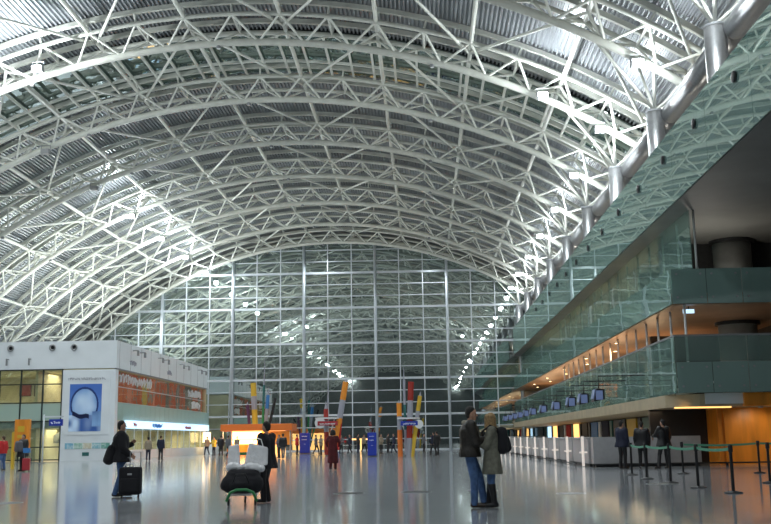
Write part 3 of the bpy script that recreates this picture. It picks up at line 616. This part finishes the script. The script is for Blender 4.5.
# ------------------------------------------------------------------ people
def blob(cones, vox, smooth=3, cut=None):
    """round cones melted into one skin; returns verts/faces"""
    bm = bmesh.new()
    for c in cones:
        p0, r0, p1, r1 = c[:4]; p0, p1 = V3(p0), V3(p1); sc = c[4] if len(c) > 4 else (1, 1, 1)
        d_ = p1-p0; L = d_.length
        q = d_.to_track_quat('Z', 'Y') if L > 1e-6 else Matrix.Identity(3).to_quaternion()
        n, rings = 12, 5; vs = []
        def ring(z, r): return [bm.verts.new(p0+V3(((q @ V3((r*cos(2*pi*k/n), r*sin(2*pi*k/n), z)))[a]*(sc[a] if L < 1e-6 else 1) for a in range(3)))) for k in range(n)]
        prof = [(-r0*cos(pi/2*i/rings), r0*sin(pi/2*i/rings)) for i in range(1, rings+1)] + [(L+r1*sin(pi/2*i/rings), r1*cos(pi/2*i/rings)) for i in range(0, rings)]
        rr_ = [ring(z, r) for z, r in prof]
        for a, b_ in zip(rr_, rr_[1:]):
            for k in range(n): bm.faces.new((a[k], a[(k+1) % n], b_[(k+1) % n], b_[k]))
        bm.faces.new(rr_[0][::-1]); bm.faces.new(rr_[-1])
    me = bpy.data.meshes.new('tmp'); bm.to_mesh(me); bm.free()
    o = bpy.data.objects.new('tmp', me); C.objects.link(o)
    m = o.modifiers.new('r', 'REMESH'); m.mode = 'VOXEL'; m.voxel_size = vox
    if smooth: s_ = o.modifiers.new('s', 'SMOOTH'); s_.iterations = smooth; s_.factor = .5
    dg = bpy.context.evaluated_depsgraph_get(); ev = o.evaluated_get(dg); nm = bpy.data.meshes.new_from_object(ev)
    bpy.data.objects.remove(o); bpy.data.meshes.remove(me)
    if cut is not None:
        bm = bmesh.new(); bm.from_mesh(nm); bmesh.ops.bisect_plane(bm, geom=bm.verts[:]+bm.edges[:]+bm.faces[:], plane_co=(0, 0, cut), plane_no=(0, 0, -1), clear_outer=True)
        bmesh.ops.holes_fill(bm, edges=[e for e in bm.edges if e.is_boundary]); bm.to_mesh(nm); bm.free()
    nm.polygons.foreach_set('use_smooth', [True]*len(nm.polygons))
    return nm
def put(name, me, m, parent):
    me.name = name
    for mm in (m if isinstance(m, (list, tuple)) else [m]): me.materials.append(M[mm])
    o = bpy.data.objects.new(name, me); C.objects.link(o); o.parent = parent; return o
DEF = dict(hip=(.09, 0, .93), kneeL=(-.10, .02, .50), kneeR=(.10, .02, .50), ankL=(-.11, -.02, .09), ankR=(.11, -.02, .09), toeL=(-.13, .14, .03), toeR=(.13, .14, .03),
           shL=(-.18, 0, 1.43), shR=(.18, 0, 1.43), elL=(-.25, -.03, 1.14), elR=(.25, -.03, 1.14), wrL=(-.25, .07, .90), wrR=(.25, .07, .90), chest=(0, .0, 1.27), neck=(0, -.01, 1.48), head=(0, .02, 1.64), look=(0, 1, 0), hdL=(0, .2, -1), hdR=(0, .2, -1), palm=(1, 0, 0))
def person(x, y, rz, h, label, pose={}, top='black', legs='jeans', hair='hairb', hairlen=0, hem=.86, vox=.02, fat=1., group=None, feet='shoe', boots=False, collar=None, cat='person', female=False):
    J = {k: V3(v) for k, v in {**DEF, **pose}.items()}
    root = empty('person', (x, y, 0), rz, label=label, cat=cat, group=group); s = h/1.75; root.scale = (s, s, s)
    hd, nk, ch = J['head'], J['neck'], J['chest']; lk_ = J['look'].normalized(); side = lk_.cross(V3((0, 0, 1))).normalized(); upv = V3((0, 0, 1))
    hv = min(vox, .011) if vox < .015 else vox
    def face(f, s_, u): return hd+lk_*f+side*s_+upv*u
    B_ = [(hd+upv*.035, .083, hd+upv*.035-lk_*.018, .080), (face(.02, 0, -.04), .060, face(.045, 0, -.075), .036), (hd-upv*.03, .070, hd, .075), (nk-upv*.04, .056, hd-upv*.06-lk_*.01, .05),
          (face(.083, 0, .012), .010, face(.103, 0, -.022), .013), (face(.068, -.03, .03), .014, face(.068, .03, .03), .014), (face(.075, -.014, -.055), .010, face(.075, .014, -.055), .010)]
    for e in (-1, 1): B_ += [(face(-.005, .078*e, .01), .014, face(-.01, .080*e, -.025), .010), (face(.05, .04*e, -.02), .022, face(.05, .04*e, -.025), .02)]
    W = .9 if female else 1.
    B_ += [(ch+V3((-.08*W, 0, .04)), .105*W, (-.06, 0, 1.02), .10), (ch+V3((.08*W, 0, .04)), .105*W, (.06, 0, 1.02), .10), (J['shL'], .052, nk-upv*.04, .06), (J['shR'], .052, nk-upv*.04, .06), ((-.08, 0, .95), .11, (.08, 0, .95), .11)]
    for q in 'LR':
        sg = -1 if q == 'L' else 1; hp = V3((J['hip'].x*sg, J['hip'].y, J['hip'].z))
        B_ += [(hp, .088, J['knee'+q], .055), (J['knee'+q], .052, J['ank'+q], .034), (J['ank'+q], .034, J['toe'+q], .018),
               (J['sh'+q], .052, J['el'+q], .040), (J['el'+q], .040, J['wr'+q], .027)]
        w_ = J['wr'+q]; hdv = J['hd'+q].normalized(); pn = J['palm'].normalized(); acr = hdv.cross(pn).normalized(); pn = acr.cross(hdv).normalized()
        pe = w_+hdv*.085
        for k in (-1.5, -.5, .5, 1.5):
            kb = pe+acr*k*.021; B_.append((w_+hdv*.01+acr*k*.012, .014, kb, .011))
            if vox < .015:
                l = (.062, .072, .078, .068)[int(k+1.5)]; m_ = kb+hdv*l*.55+acr*k*.004-pn*.006*sg; B_.append((kb, .0095, m_, .0085)); B_.append((m_, .0085, m_+(hdv*.7-pn*.7*sg).normalized()*l*.5+acr*k*.003, .0075))
            else: B_.append((kb, .011, kb+hdv*.06, .009))
        tb_ = w_+hdv*.02-acr*.018; tm = tb_+(hdv*.6-acr*.8).normalized()*.045; B_ += [(tb_, .013, tm, .010), (tm, .010, tm+(hdv*.9-acr*.3).normalized()*.03, .008)]
    me = blob(B_, hv if vox >= .015 else .0105, 2)
    o = put('body', me, ['skin', 'eye', 'lips'], root)
    if vox < .015:
        for p in me.polygons:
            c = p.center
            for e in (-1, 1):
                if (c-face(.072, .031*e, .012)).length < .014: p.material_index = 1
            if (c-face(.083, 0, -.055)).length < .016: p.material_index = 2
    # clothes
    T = [(ch+V3((-.085*W, 0, .05)), .128*fat*W, (-.07, 0, 1.02), .12*fat), (ch+V3((.085*W, 0, .05)), .128*fat*W, (.07, 0, 1.02), .12*fat), ((-.075, 0, 1.0), .13*fat, (-.08, 0, hem+.03), (.14 if hem > .8 else .165)*fat), ((.075, 0, 1.0), .13*fat, (.08, 0, hem+.03), (.14 if hem > .8 else .165)*fat), (J['shL'], .075*fat, nk-upv*.06, .075), (J['shR'], .075*fat, nk-upv*.06, .075)]
    for q in 'LR': T += [(J['sh'+q], .078*fat, J['el'+q], .062*fat), (J['el'+q], .060*fat, J['wr'+q]-J['hd'+q].normalized()*.01, .043*fat)]
    put('coat' if hem < .8 else 'jacket', blob(T, max(vox, .016), 3, hem), top, root)
    L_ = [((-.08, 0, .97), .115, (.08, 0, .97), .115)]
    for q in 'LR':
        sg = -1 if q == 'L' else 1; hp = V3((J['hip'].x*sg, J['hip'].y, J['hip'].z)); a_ = J['ank'+q]
        L_ += [(hp, .105, J['knee'+q], .075), (J['knee'+q], .073, a_+V3((0, 0, -.015 if not boots else .1)), .066 if not boots else .045)]
    put('trousers', blob(L_, max(vox, .016), 3, .045), legs, root)
    for q in 'LR':
        a_, t_ = J['ank'+q], J['toe'+q]; f_ = (t_-a_); f_.z = 0; f_ = f_.normalized()
        S = [(a_+V3((0, 0, -.035))-f_*.03, .050, t_+V3((0, 0, .012)), .038), (a_, .05, a_+(V3((0, 0, .05)) if not boots else (J['knee'+q]-a_)*.78), .05 if not boots else .074)]
        put('boot' if boots else 'shoe', blob(S, max(vox, .014), 2, .0), feet, root)
    HR = [(hd+upv*.054-lk_*.022, .090, hd+upv*.045-lk_*.034, .087), (hd+upv*.0-lk_*.050, .072, hd-upv*.03-lk_*.052, .060)]
    if hairlen:
        rs = random.Random(3)
        for k in range(9):
            a = pi*.25+k/8*pi*1.5; v = lk_*cos(a)+side*sin(a); b0 = hd+upv*.05+v*.06
            HR.append((b0, .058, hd+v*(.075+.02*rs.random())-upv*(.05+hairlen*(.7+.4*rs.random())), .052))
    put('hair', blob(HR, max(vox, .013), 2), hair, root)
    if collar:
        Cc = [(nk+V3((.10*cos(a), .085*sin(a), .005)), .045, nk+V3((.085*cos(a+.6), .07*sin(a+.6), .0)), .036) for a in [i*.6 for i in range(11)]]
        Cc += [(nk+V3((-.05, .085, -.01)), .03, V3((-.03, .15, 1.2)), .02), (nk+V3((.05, .085, -.01)), .03, V3((.03, .15, 1.2)), .02)]
        put('collar', blob(Cc, .014, 1), collar, root)
    return root
# couple: he faces +X, she faces -X
person(.80, 18.62, -pi/2, 1.80, 'person in a dark leather jacket with cream collar and jeans, facing the blond one', dict(
  shL=(-.18, .02, 1.43), shR=(.18, .02, 1.43), elL=(-.22, .10, 1.14), elR=(.22, .10, 1.14), wrL=(-.08, .31, 1.20), wrR=(.10, .31, 1.20), hdL=(.3, .5, .8), hdR=(-.3, .5, .8), look=(0, 1, -.15), head=(0, .05, 1.635),
  kneeL=(-.12, .17, .50), kneeR=(.10, .06, .5), ankL=(-.13, .24, .09), ankR=(.13, .05, .09), toeL=(-.15, .40, .03), toeR=(.15, .21, .03)), 'leather', 'jeans', 'hairb', 0, .88, .0115, 1.42, collar='fleece')
person(1.20, 18.60, pi/2, 1.68, 'blond person in a grey-green coat and black boots carrying a dark backpack', dict(
  elL=(-.20, .12, 1.14), elR=(.20, .12, 1.14), wrL=(-.09, .30, 1.22), wrR=(.09, .30, 1.22), hdL=(.2, .6, .8), hdR=(-.2, .6, .8), look=(0, 1, .15),
  ankL=(-.10, -.02, .09), kneeL=(-.09, .04, .5), ankR=(.10, .08, .09), toeR=(.12, .23, .03)), 'coat', 'jeans', 'hairy', .11, .62, .0115, 1.18, feet='black', boots=True, female=True)
bp_ = empty('backpack', (1.20+.17, 18.60, 1.05), pi/2, label='dark backpack on the back of the blond person', cat='bag')
put('pack', blob([((-.09, -.02, .0), .11, (-.08, -.02, .30), .10), ((.09, -.02, .0), .11, (.08, -.02, .30), .10), ((0, -.10, .02), .10, (0, -.09, .16), .08)], .015, 3), 'blackfab', bp_)
for sx in (-1, 1): MB().tube([(sx*.11, .06, .36), (sx*.13, .20, .42), (sx*.13, .34, .30), (sx*.12, .30, .1), (sx*.10, .08, -.02)], .018, 6).build('strap', 'black', bp_, smooth=True)
# traveller with wheeled suitcase
tr = person(-7.30, 23.9, -pi/2+.25, 1.76, 'person in a black jacket and jeans pulling a wheeled suitcase, facing right', dict(
  elR=(.24, .05, 1.13), wrR=(.24, .22, .98), hdR=(0, .8, -.6), elL=(-.24, .03, 1.15), wrL=(-.16, .25, 1.22), hdL=(.4, .5, .6), ankL=(-.10, .10, .09), kneeL=(-.1, .10, .5), toeL=(-.1, .26, .03), ankR=(.10, -.10, .09), toeR=(.12, .06, .03)), 'blackfab', 'jeans', 'hairb', 0, .80, .0115, 1.5)
sbag = empty('shoulder_bag', (-7.44, 23.72, .98), .3, label='black shoulder bag hanging behind the person with the wheeled suitcase', cat='bag')
put('bag', blob([((-.08, 0, -.12), .12, (-.03, 0, .14), .10), ((-.12, .08, -.12), .10, (-.06, .06, .10), .09)], .016, 3), 'blackfab', sbag)
MB().tube([(-.06, -.1, .14), (.06, -.14, .44), (.2, 0, .50), (.1, .12, .40), (-.05, .08, .14)], .016, 6).build('strap', 'black', sbag, smooth=True)
sc_ = empty('wheeled_suitcase', (-6.88, 23.35, 0), .12, label='large black wheeled suitcase with raised handle beside the person in jeans', cat='suitcase')
MB().box((-.25, -.16, .07), (.25, .16, .70)).build('shell', 'blackfab', sc_, bevel=.05)
MB().box((-.2, -.20, .14), (.2, -.15, .45)).build('front_pocket', 'blackfab', sc_, bevel=.025); MB().box((-.05, -.165, .52), (.05, -.158, .56)).build('name_badge', 'steel', sc_)
MB().tube([(-.02, 0, .68), (-.02, 0, 1.04), (.22, 0, 1.04), (.22, 0, .68)], .013, 6).build('pull_handle', 'steel', sc_); MB().tube([(-.16, -.02, .70), (-.12, -.02, .77), (.04, -.02, .77), (.08, -.02, .70)], .018, 6).build('carry_handle', 'plast', sc_)
for sx in (-.19, .19):
    q = MB().lathe([(.04, -.02), (.04, .02)], 12).build('wheel', 'black', sc_); q.rotation_euler.y = pi/2; q.location = (sx, 0, .04)
# trolley traveller
person(-3.32, 20.9, pi*.33, 1.63, 'person in black from head to foot behind the loaded luggage trolley', dict(elL=(-.26, -.06, 1.15), wrL=(-.30, .14, 1.02), elR=(.22, .10, 1.15), wrR=(.10, .26, 1.28), hdR=(0, .5, .8), kneeR=(.09, .10, .5), ankR=(.1, .02, .09)), 'blackfab', 'black', 'hairb', .0, .74, .0115, 1.3, female=True, feet='black')
tl = empty('luggage_trolley', (-3.66, 20.2, 0), .1, label='luggage trolley with a green curved bumper carrying the black holdall', cat='trolley')
MB().tube([(-.30, -.42, .22), (.30, -.42, .22)], .02, 6).tube([(-.28, -.42, .2), (-.28, .45, .24), (-.28, .5, .98), (.28, .5, .98), (.28, .45, .24), (.28, -.42, .2)], .02, 6).tube([(-.28, 0, .22), (.28, 0, .22)], .02, 6).tube([(-.28, .5, .6), (.28, .5, .6)], .015, 6).build('frame', 'steel', tl)
MB().tube([(-.30, -.50, .10), (-.22, -.52, .27), (-.1, -.53, .32), (.1, -.53, .32), (.22, -.52, .27), (.30, -.50, .10)], .028, 8).build('bumper', 'green', tl, smooth=True)
MB().tube([(-.3, .5, 1.0), (.3, .5, 1.0)], .03, 8).build('push_bar', 'green', tl)
for sx, sy in ((-.26, -.38), (.26, -.38), (0, .42)):
    q = MB().lathe([(.075, -.02), (.075, .02)], 14).build('wheel', 'black', tl); q.rotation_euler.y = pi/2; q.location = (sx, sy, .077)
    MB().tube([(sx, sy, .08), (sx, sy, .22)], .015, 6).build('fork', 'steel', tl)
hb = empty('black_holdall', (-3.66, 20.05, .25), .08, label='big bulging black holdall lying across the trolley', cat='bag'); hb.scale = (.84, 1, 1)
put('bag', blob([((-.32, 0, .17), .18, (.32, 0, .17), .18), ((-.26, .06, .30), .15, (.26, .06, .30), .16), ((-.42, -.05, .14), .10, (-.40, .1, .16), .09), ((.2, -.12, .14), .10, (-.2, -.14, .14), .10)], .02, 3), 'blackfab', hb)
MB().tube([(-.2, -.24, .2), (-.12, -.28, .36), (.1, -.28, .36), (.18, -.24, .2)], .016, 6).build('handle', 'black', hb, smooth=True)
wb = empty('white_plastic_sack', (-3.64, 20.25, .66), .0, label='crumpled white plastic sack spread over the black holdall', cat='bag')
rs = random.Random(5); put('sack', blob([((rs.uniform(-.36, .34), rs.uniform(-.14, .14), rs.uniform(0, .10)), rs.uniform(.05, .09), (rs.uniform(-.34, .34), rs.uniform(-.12, .12), rs.uniform(0, .1)), .05) for k in range(22)], .02, 1), 'plast', wb)
wb = empty('white_carrier_bag', (-3.46, 20.45, .72), .15, label='upright white square carrier bag on top of the trolley load', cat='bag')
MB().add([(-.26, -.08, 0), (.24, -.08, .05), (.22, .10, .05), (-.26, .10, 0), (-.14, -.04, .50), (.24, -.04, .40), (.24, .04, .40), (-.14, .04, .50)], [(0, 3, 2, 1), (4, 5, 6, 7), (0, 1, 5, 4), (1, 2, 6, 5), (2, 3, 7, 6), (3, 0, 4, 7)]).build('bag', 'plast', wb, bevel=.03)
MB().tube([(-.08, 0, .46), (-.02, 0, .60), (.10, 0, .56), (.14, 0, .42)], .012, 6).build('handle', 'plast', wb)
wb = empty('white_carrier_bag', (-3.90, 20.40, .70), -.2, label='smaller bluish white bag at the left of the trolley load', cat='bag')
MB().add([(-.13, -.08, 0), (.13, -.08, 0), (.13, .08, 0), (-.13, .08, 0), (-.12, -.04, .46), (.10, -.04, .50), (.10, .04, .50), (-.12, .04, .46)], [(0, 3, 2, 1), (4, 5, 6, 7), (0, 1, 5, 4), (1, 2, 6, 5), (2, 3, 7, 6), (3, 0, 4, 7)]).build('bag', 'plast', wb, bevel=.03)
# mid distance
arms_in = dict(elL=(-.22, .08, 1.15), elR=(.22, .08, 1.15), wrL=(-.08, .22, 1.12), wrR=(.08, .22, 1.12), hdL=(.6, .4, 0), hdR=(-.6, .4, 0))
walk = dict(ankL=(-.09, .26, .10), kneeL=(-.09, .20, .51), toeL=(-.09, .42, .05), ankR=(.09, -.26, .12), kneeR=(.09, -.02, .5), toeR=(.09, -.12, .04))
person(-3.95, 42.7, 0, 1.66, 'person in a long burgundy coat seen from behind in the middle of the hall', dict(elL=(-.30, .02, 1.20), wrL=(-.26, .12, 1.02), elR=(.30, .02, 1.2), wrR=(.26, .12, 1.02)), 'burg', 'burg', 'hairb', .03, .30, .02, 1.0, feet='black')
person(7.48, 38.9, -.9, 1.78, 'dark-clothed person at the left of the three by the counter', dict(elL=(-.24, .06, 1.16), wrL=(-.16, .24, 1.12)), 'navy', 'black', 'hairb', 0, .80, .02, 1.4)
person(8.20, 38.7, -.3, 1.74, 'dark-clothed person in the middle of the three by the counter', {}, 'black', 'black', 'hairb', 0, .80, .02, 1.4)
person(8.97, 38.5, .5, 1.80, 'dark-clothed person leaning at the right of the three by the counter', dict(kneeL=(-.2, .05, .5), ankL=(-.34, -.04, .09), toeL=(-.36, .12, .03), elL=(-.26, .12, 1.2), wrL=(-.2, .34, 1.16)), 'black', 'black', 'hairb', 0, .80, .02, 1.4)
person(-19.6, 70.6, .3, 1.62, 'person in a pale tan jacket beside the shop building side glass', {}, 'tan', 'navy', 'hairb', 0, .84, .025, 1.1)
person(-18.9, 71.3, -.2, 1.72, 'person in a blue-black jacket standing right of the tan-jacketed one', {}, 'navy', 'black', 'hairg', 0, .84, .025, 1.1)
person(-19.1, 47.2, 2.6, 1.70, 'dark-coated person with a rucksack beside the red suitcase at far left', arms_in, 'black', 'black', 'hairb', 0, .70, .02, 1.6)
person(-21.25, 50.0, 1.2, 1.68, 'person in a red jacket cut by the left edge of the photo', {}, 'redc', 'jeans', 'hairg', 0, .86, .02, 1.15)
rsx = empty('red_suitcase', (-18.72, 46.7, 0), .2, label='small red suitcase standing beside the dark-coated person at far left', cat='suitcase')
MB().box((-.17, -.12, .06), (.17, .12, .62)).build('shell', 'redbase', rsx, bevel=.04); MB().tube([(-.1, 0, .6), (-.1, 0, .85), (.1, 0, .85), (.1, 0, .6)], .012, 6).build('pull_handle', 'steel', rsx)
for sx in (-.12, .12): q = MB().lathe([(.03, -.015), (.03, .015)], 10).build('wheel', 'black', rsx); q.rotation_euler.y = pi/2; q.location = (sx, 0, .03)
tag(MB().box((-.14, -.1, 0), (.14, .1, .22)).build('blue_bag', 'signlit', loc=(-18.72, 46.7, .87)), 'small pale blue bag on top of the red suitcase', 'bag').data.materials[0] = M['bluep']
bkb = tag(put('rucksack', blob([((-.1, 0, 0), .12, (-.08, 0, .3), .11), ((.1, 0, 0), .12, (.08, 0, .3), .11)], .025, 3), 'greyc', None), 'dark grey rucksack worn by the dark-coated person at far left', 'bag'); bkb.location = (-19.2, 46.92, 1.02)
# far crowd: a few builds, copied with their own clothes
far = [(283, 69.8, 0, 'black', 'greyc', 'walking person in black between the orange kiosk and the first blue pillar', 1), (279, 72.5, 1, 'greyc', 'black', 'person in grey just left of the walking person in black', 0), (297, 86, 2, 'redc', 'black', 'person in an orange-red top left of the blue pillar', 0),
 (321, 84, 1, 'tan', 'black', 'person in tan left of the burgundy coat, under the ring tray', 0), (327, 88, 2, 'navy', 'navy', 'person in navy close behind the ring tray post', 0), (316, 90, 0, 'greyc', 'black', 'person in grey far back left of the ring tray', 0),
 (207, 93, 0, 'tan', 'navy', 'person in tan at the far end of the shop building', 0), (214, 90, 1, 'yellow', 'navy', 'person in a yellow top near the snack counter', 0), (221, 86, 2, 'black', 'black', 'person in black left of the kiosk canopy', 0), (228, 84, 0, 'greyc', 'navy', 'person in grey in front of the left kiosk post', 0), (237, 86, 1, 'tan', 'black', 'person in tan before the glowing menu boards', 0),
 (341, 88, 1, 'greyc', 'black', 'person in grey just right of the leaning orange pencil', 0), (350, 92, 0, 'navy', 'black', 'person in navy far back left of the tall blue pillar', 0), (358, 90, 2, 'black', 'navy', 'person in black directly left of the tall blue pillar', 0), (364, 96, 0, 'tan', 'black', 'small far person in tan at the left side of the tall pillar', 0),
 (381, 86, 1, 'tan', 'black', 'person in tan right of the tall blue pillar', 0), (388, 92, 2, 'black', 'black', 'person in black between the tall blue pillar and the red pencils', 0), (394, 88, 0, 'navy', 'navy', 'person in navy just left of the red pencils', 0), (424, 90, 1, 'greyc', 'black', 'person in grey right of the yellow pencil', 0), (437, 73, 2, 'black', 'black', 'dark standing person left of the thick glass wall post', 0), (434, 76, 0, 'navy', 'black', 'navy person beside the dark one near the glass wall post', 0)]
protos = []
for k, (px, Y, kind, tp, lg, lab, wk) in enumerate(far):
    P = pxY(px, 450, Y)
    if len(protos) < 3:
        o = person(P.x, Y, [0, 2.2, -1.2][kind], [1.72, 1.66, 1.76][kind], lab, [{**walk}, arms_in, {}][len(protos)] if not k else [walk, arms_in, {}][kind], tp, lg, ['hairb', 'hairg', 'hairb'][kind], 0, .84, .035, 1.1, group='people near the glass end wall'); protos.append(o)
    else:
        o = copy_tree(protos[kind]); o.location = (P.x, Y, 0); o.rotation_euler.z = random.uniform(-3, 3); o['label'] = lab
        for ch in o.children:
            st = ch.name.split('.')[0]
            if st in ('jacket', 'trousers'):
                ch.data = ch.data.copy(); ch.data.materials[0] = M[tp if st == 'jacket' else lg]
# cafe tables
t0 = empty('cafe_table', (pxY(346, 450, 94).x, 94, 0), label='round cafe table far back left of the tall blue pillar', cat='table', group='cafe tables by the glass end wall')
MB().lathe([(.4, .72), (.4, .75)], 16).build('top', 'wpaint', t0); MB().lathe([(.03, .02), (.03, .72)], 8).build('stem', 'steel', t0); MB().lathe([(.22, 0), (.22, .02)], 14).build('base', 'steel', t0)
for px, lab in ((354, 'round cafe table nearest the left side of the tall blue pillar'), (384, 'round cafe table right of the tall blue pillar'), (396, 'round cafe table before the left red pencil'), (426, 'round cafe table right of the yellow pencil')):
    c = copy_tree(t0); c.location.x = pxY(px, 450, 95).x; c.location.y = 95; c['label'] = lab
tag(MB().box((-1.0, -.2, 1.2), (1.0, .2, 1.35)).box((-.06, -.1, 0), (.06, .1, 1.2)).build('lit_counter_sign', 'warmlit', loc=(pxY(361, 450, 100).x, 100, 0)), 'low glowing yellow counter sign left of the tall blue pillar', 'sign')
# ------------------------------------------------------------------ light
# fill lights added unseen on the shop roof, the top gallery and the trusses
for i in range(6):
    y = 77+5.2*i
    t = empty('shop_roof_fill_light', (-30, y, 8.92), label='added unseen fill light on top of the shop building, %s from the near end' % words(i), cat='lamp', group='added fill lights on the shop roof')
    MB().box((-.6, -.5, 0), (.6, .5, .12)).build('housing', 'grey', t); MB().box((-.55, -.45, .12), (.55, .45, .13)).build('lens', 'lampsoft', t)
    lightobj('AREA', 'tube', (0, 0, .25), UP, (.92, .98, .93), 1.1, t, (pi, 0, 0))
for i in range(12):  # hidden lamps added to spread light over the vault's right side
    y = 18+7.8*i
    t = empty('top_gallery_fill_light', (12.2, y, 10.65), label='added unseen fill light on the top gallery floor, %s from the near end' % words(i), cat='lamp', group='added fill lights on the top gallery')
    MB().box((-.5, -.6, 0), (.5, .6, .12)).build('housing', 'grey', t); MB().box((-.45, -.55, .12), (.45, .55, .13)).build('lens', 'lampsoft', t)
    lightobj('AREA', 'tube', (0, 0, .25), UPR, (.95, .98, 1), 1.1, t, (pi, .25, 0))
for i, y in enumerate(YT[:17]):  # spots added for general light on floor and people
    for th in (-34, -18, -2, 16):
        if y < 28 and th in (-34, -2) : continue
        p = arc(th, R0-.1, y+.0)
        t = empty('hall_fill_light', p, label='added round fill light under the %s truss from the glass wall, %s' % (words(i), {-34: 'far left', -18: 'left of the crown', -2: 'at the crown', 16: 'right of the crown'}[th]) if y > 28 else 'added fill light above and behind the viewer', cat='lamp', group='added fill lights under the trusses')
        MB().lathe([(.12, -.25), (.14, -.1), (.05, 0)], 12).build('housing', 'grey', t); MB().lathe([(.1, -.255), (.1, -.251)], 12).build('lens', 'wpaint', t)
        lightobj('SPOT', 'bulb', (0, 0, -.35), DOWN, (.90, .96, 1.), .3, t, (0, 0, 0), 2.2)
w = bpy.data.worlds.new('night'); bpy.context.scene.world = w; w.use_nodes = True
w.node_tree.nodes['Background'].inputs[0].default_value = (.02, .035, .05, 1); w.node_tree.nodes['Background'].inputs[1].default_value = .35
vs_ = bpy.context.scene.view_settings; vs_.view_transform = 'Standard'; vs_.look = 'None'; vs_.gamma = 1; vs_.use_curve_mapping = False; vs_.exposure = 1.05
bpy.context.scene.cycles.max_bounces = 8; bpy.context.scene.cycles.transparent_max_bounces = 24; bpy.context.scene.cycles.sample_clamp_indirect = 6
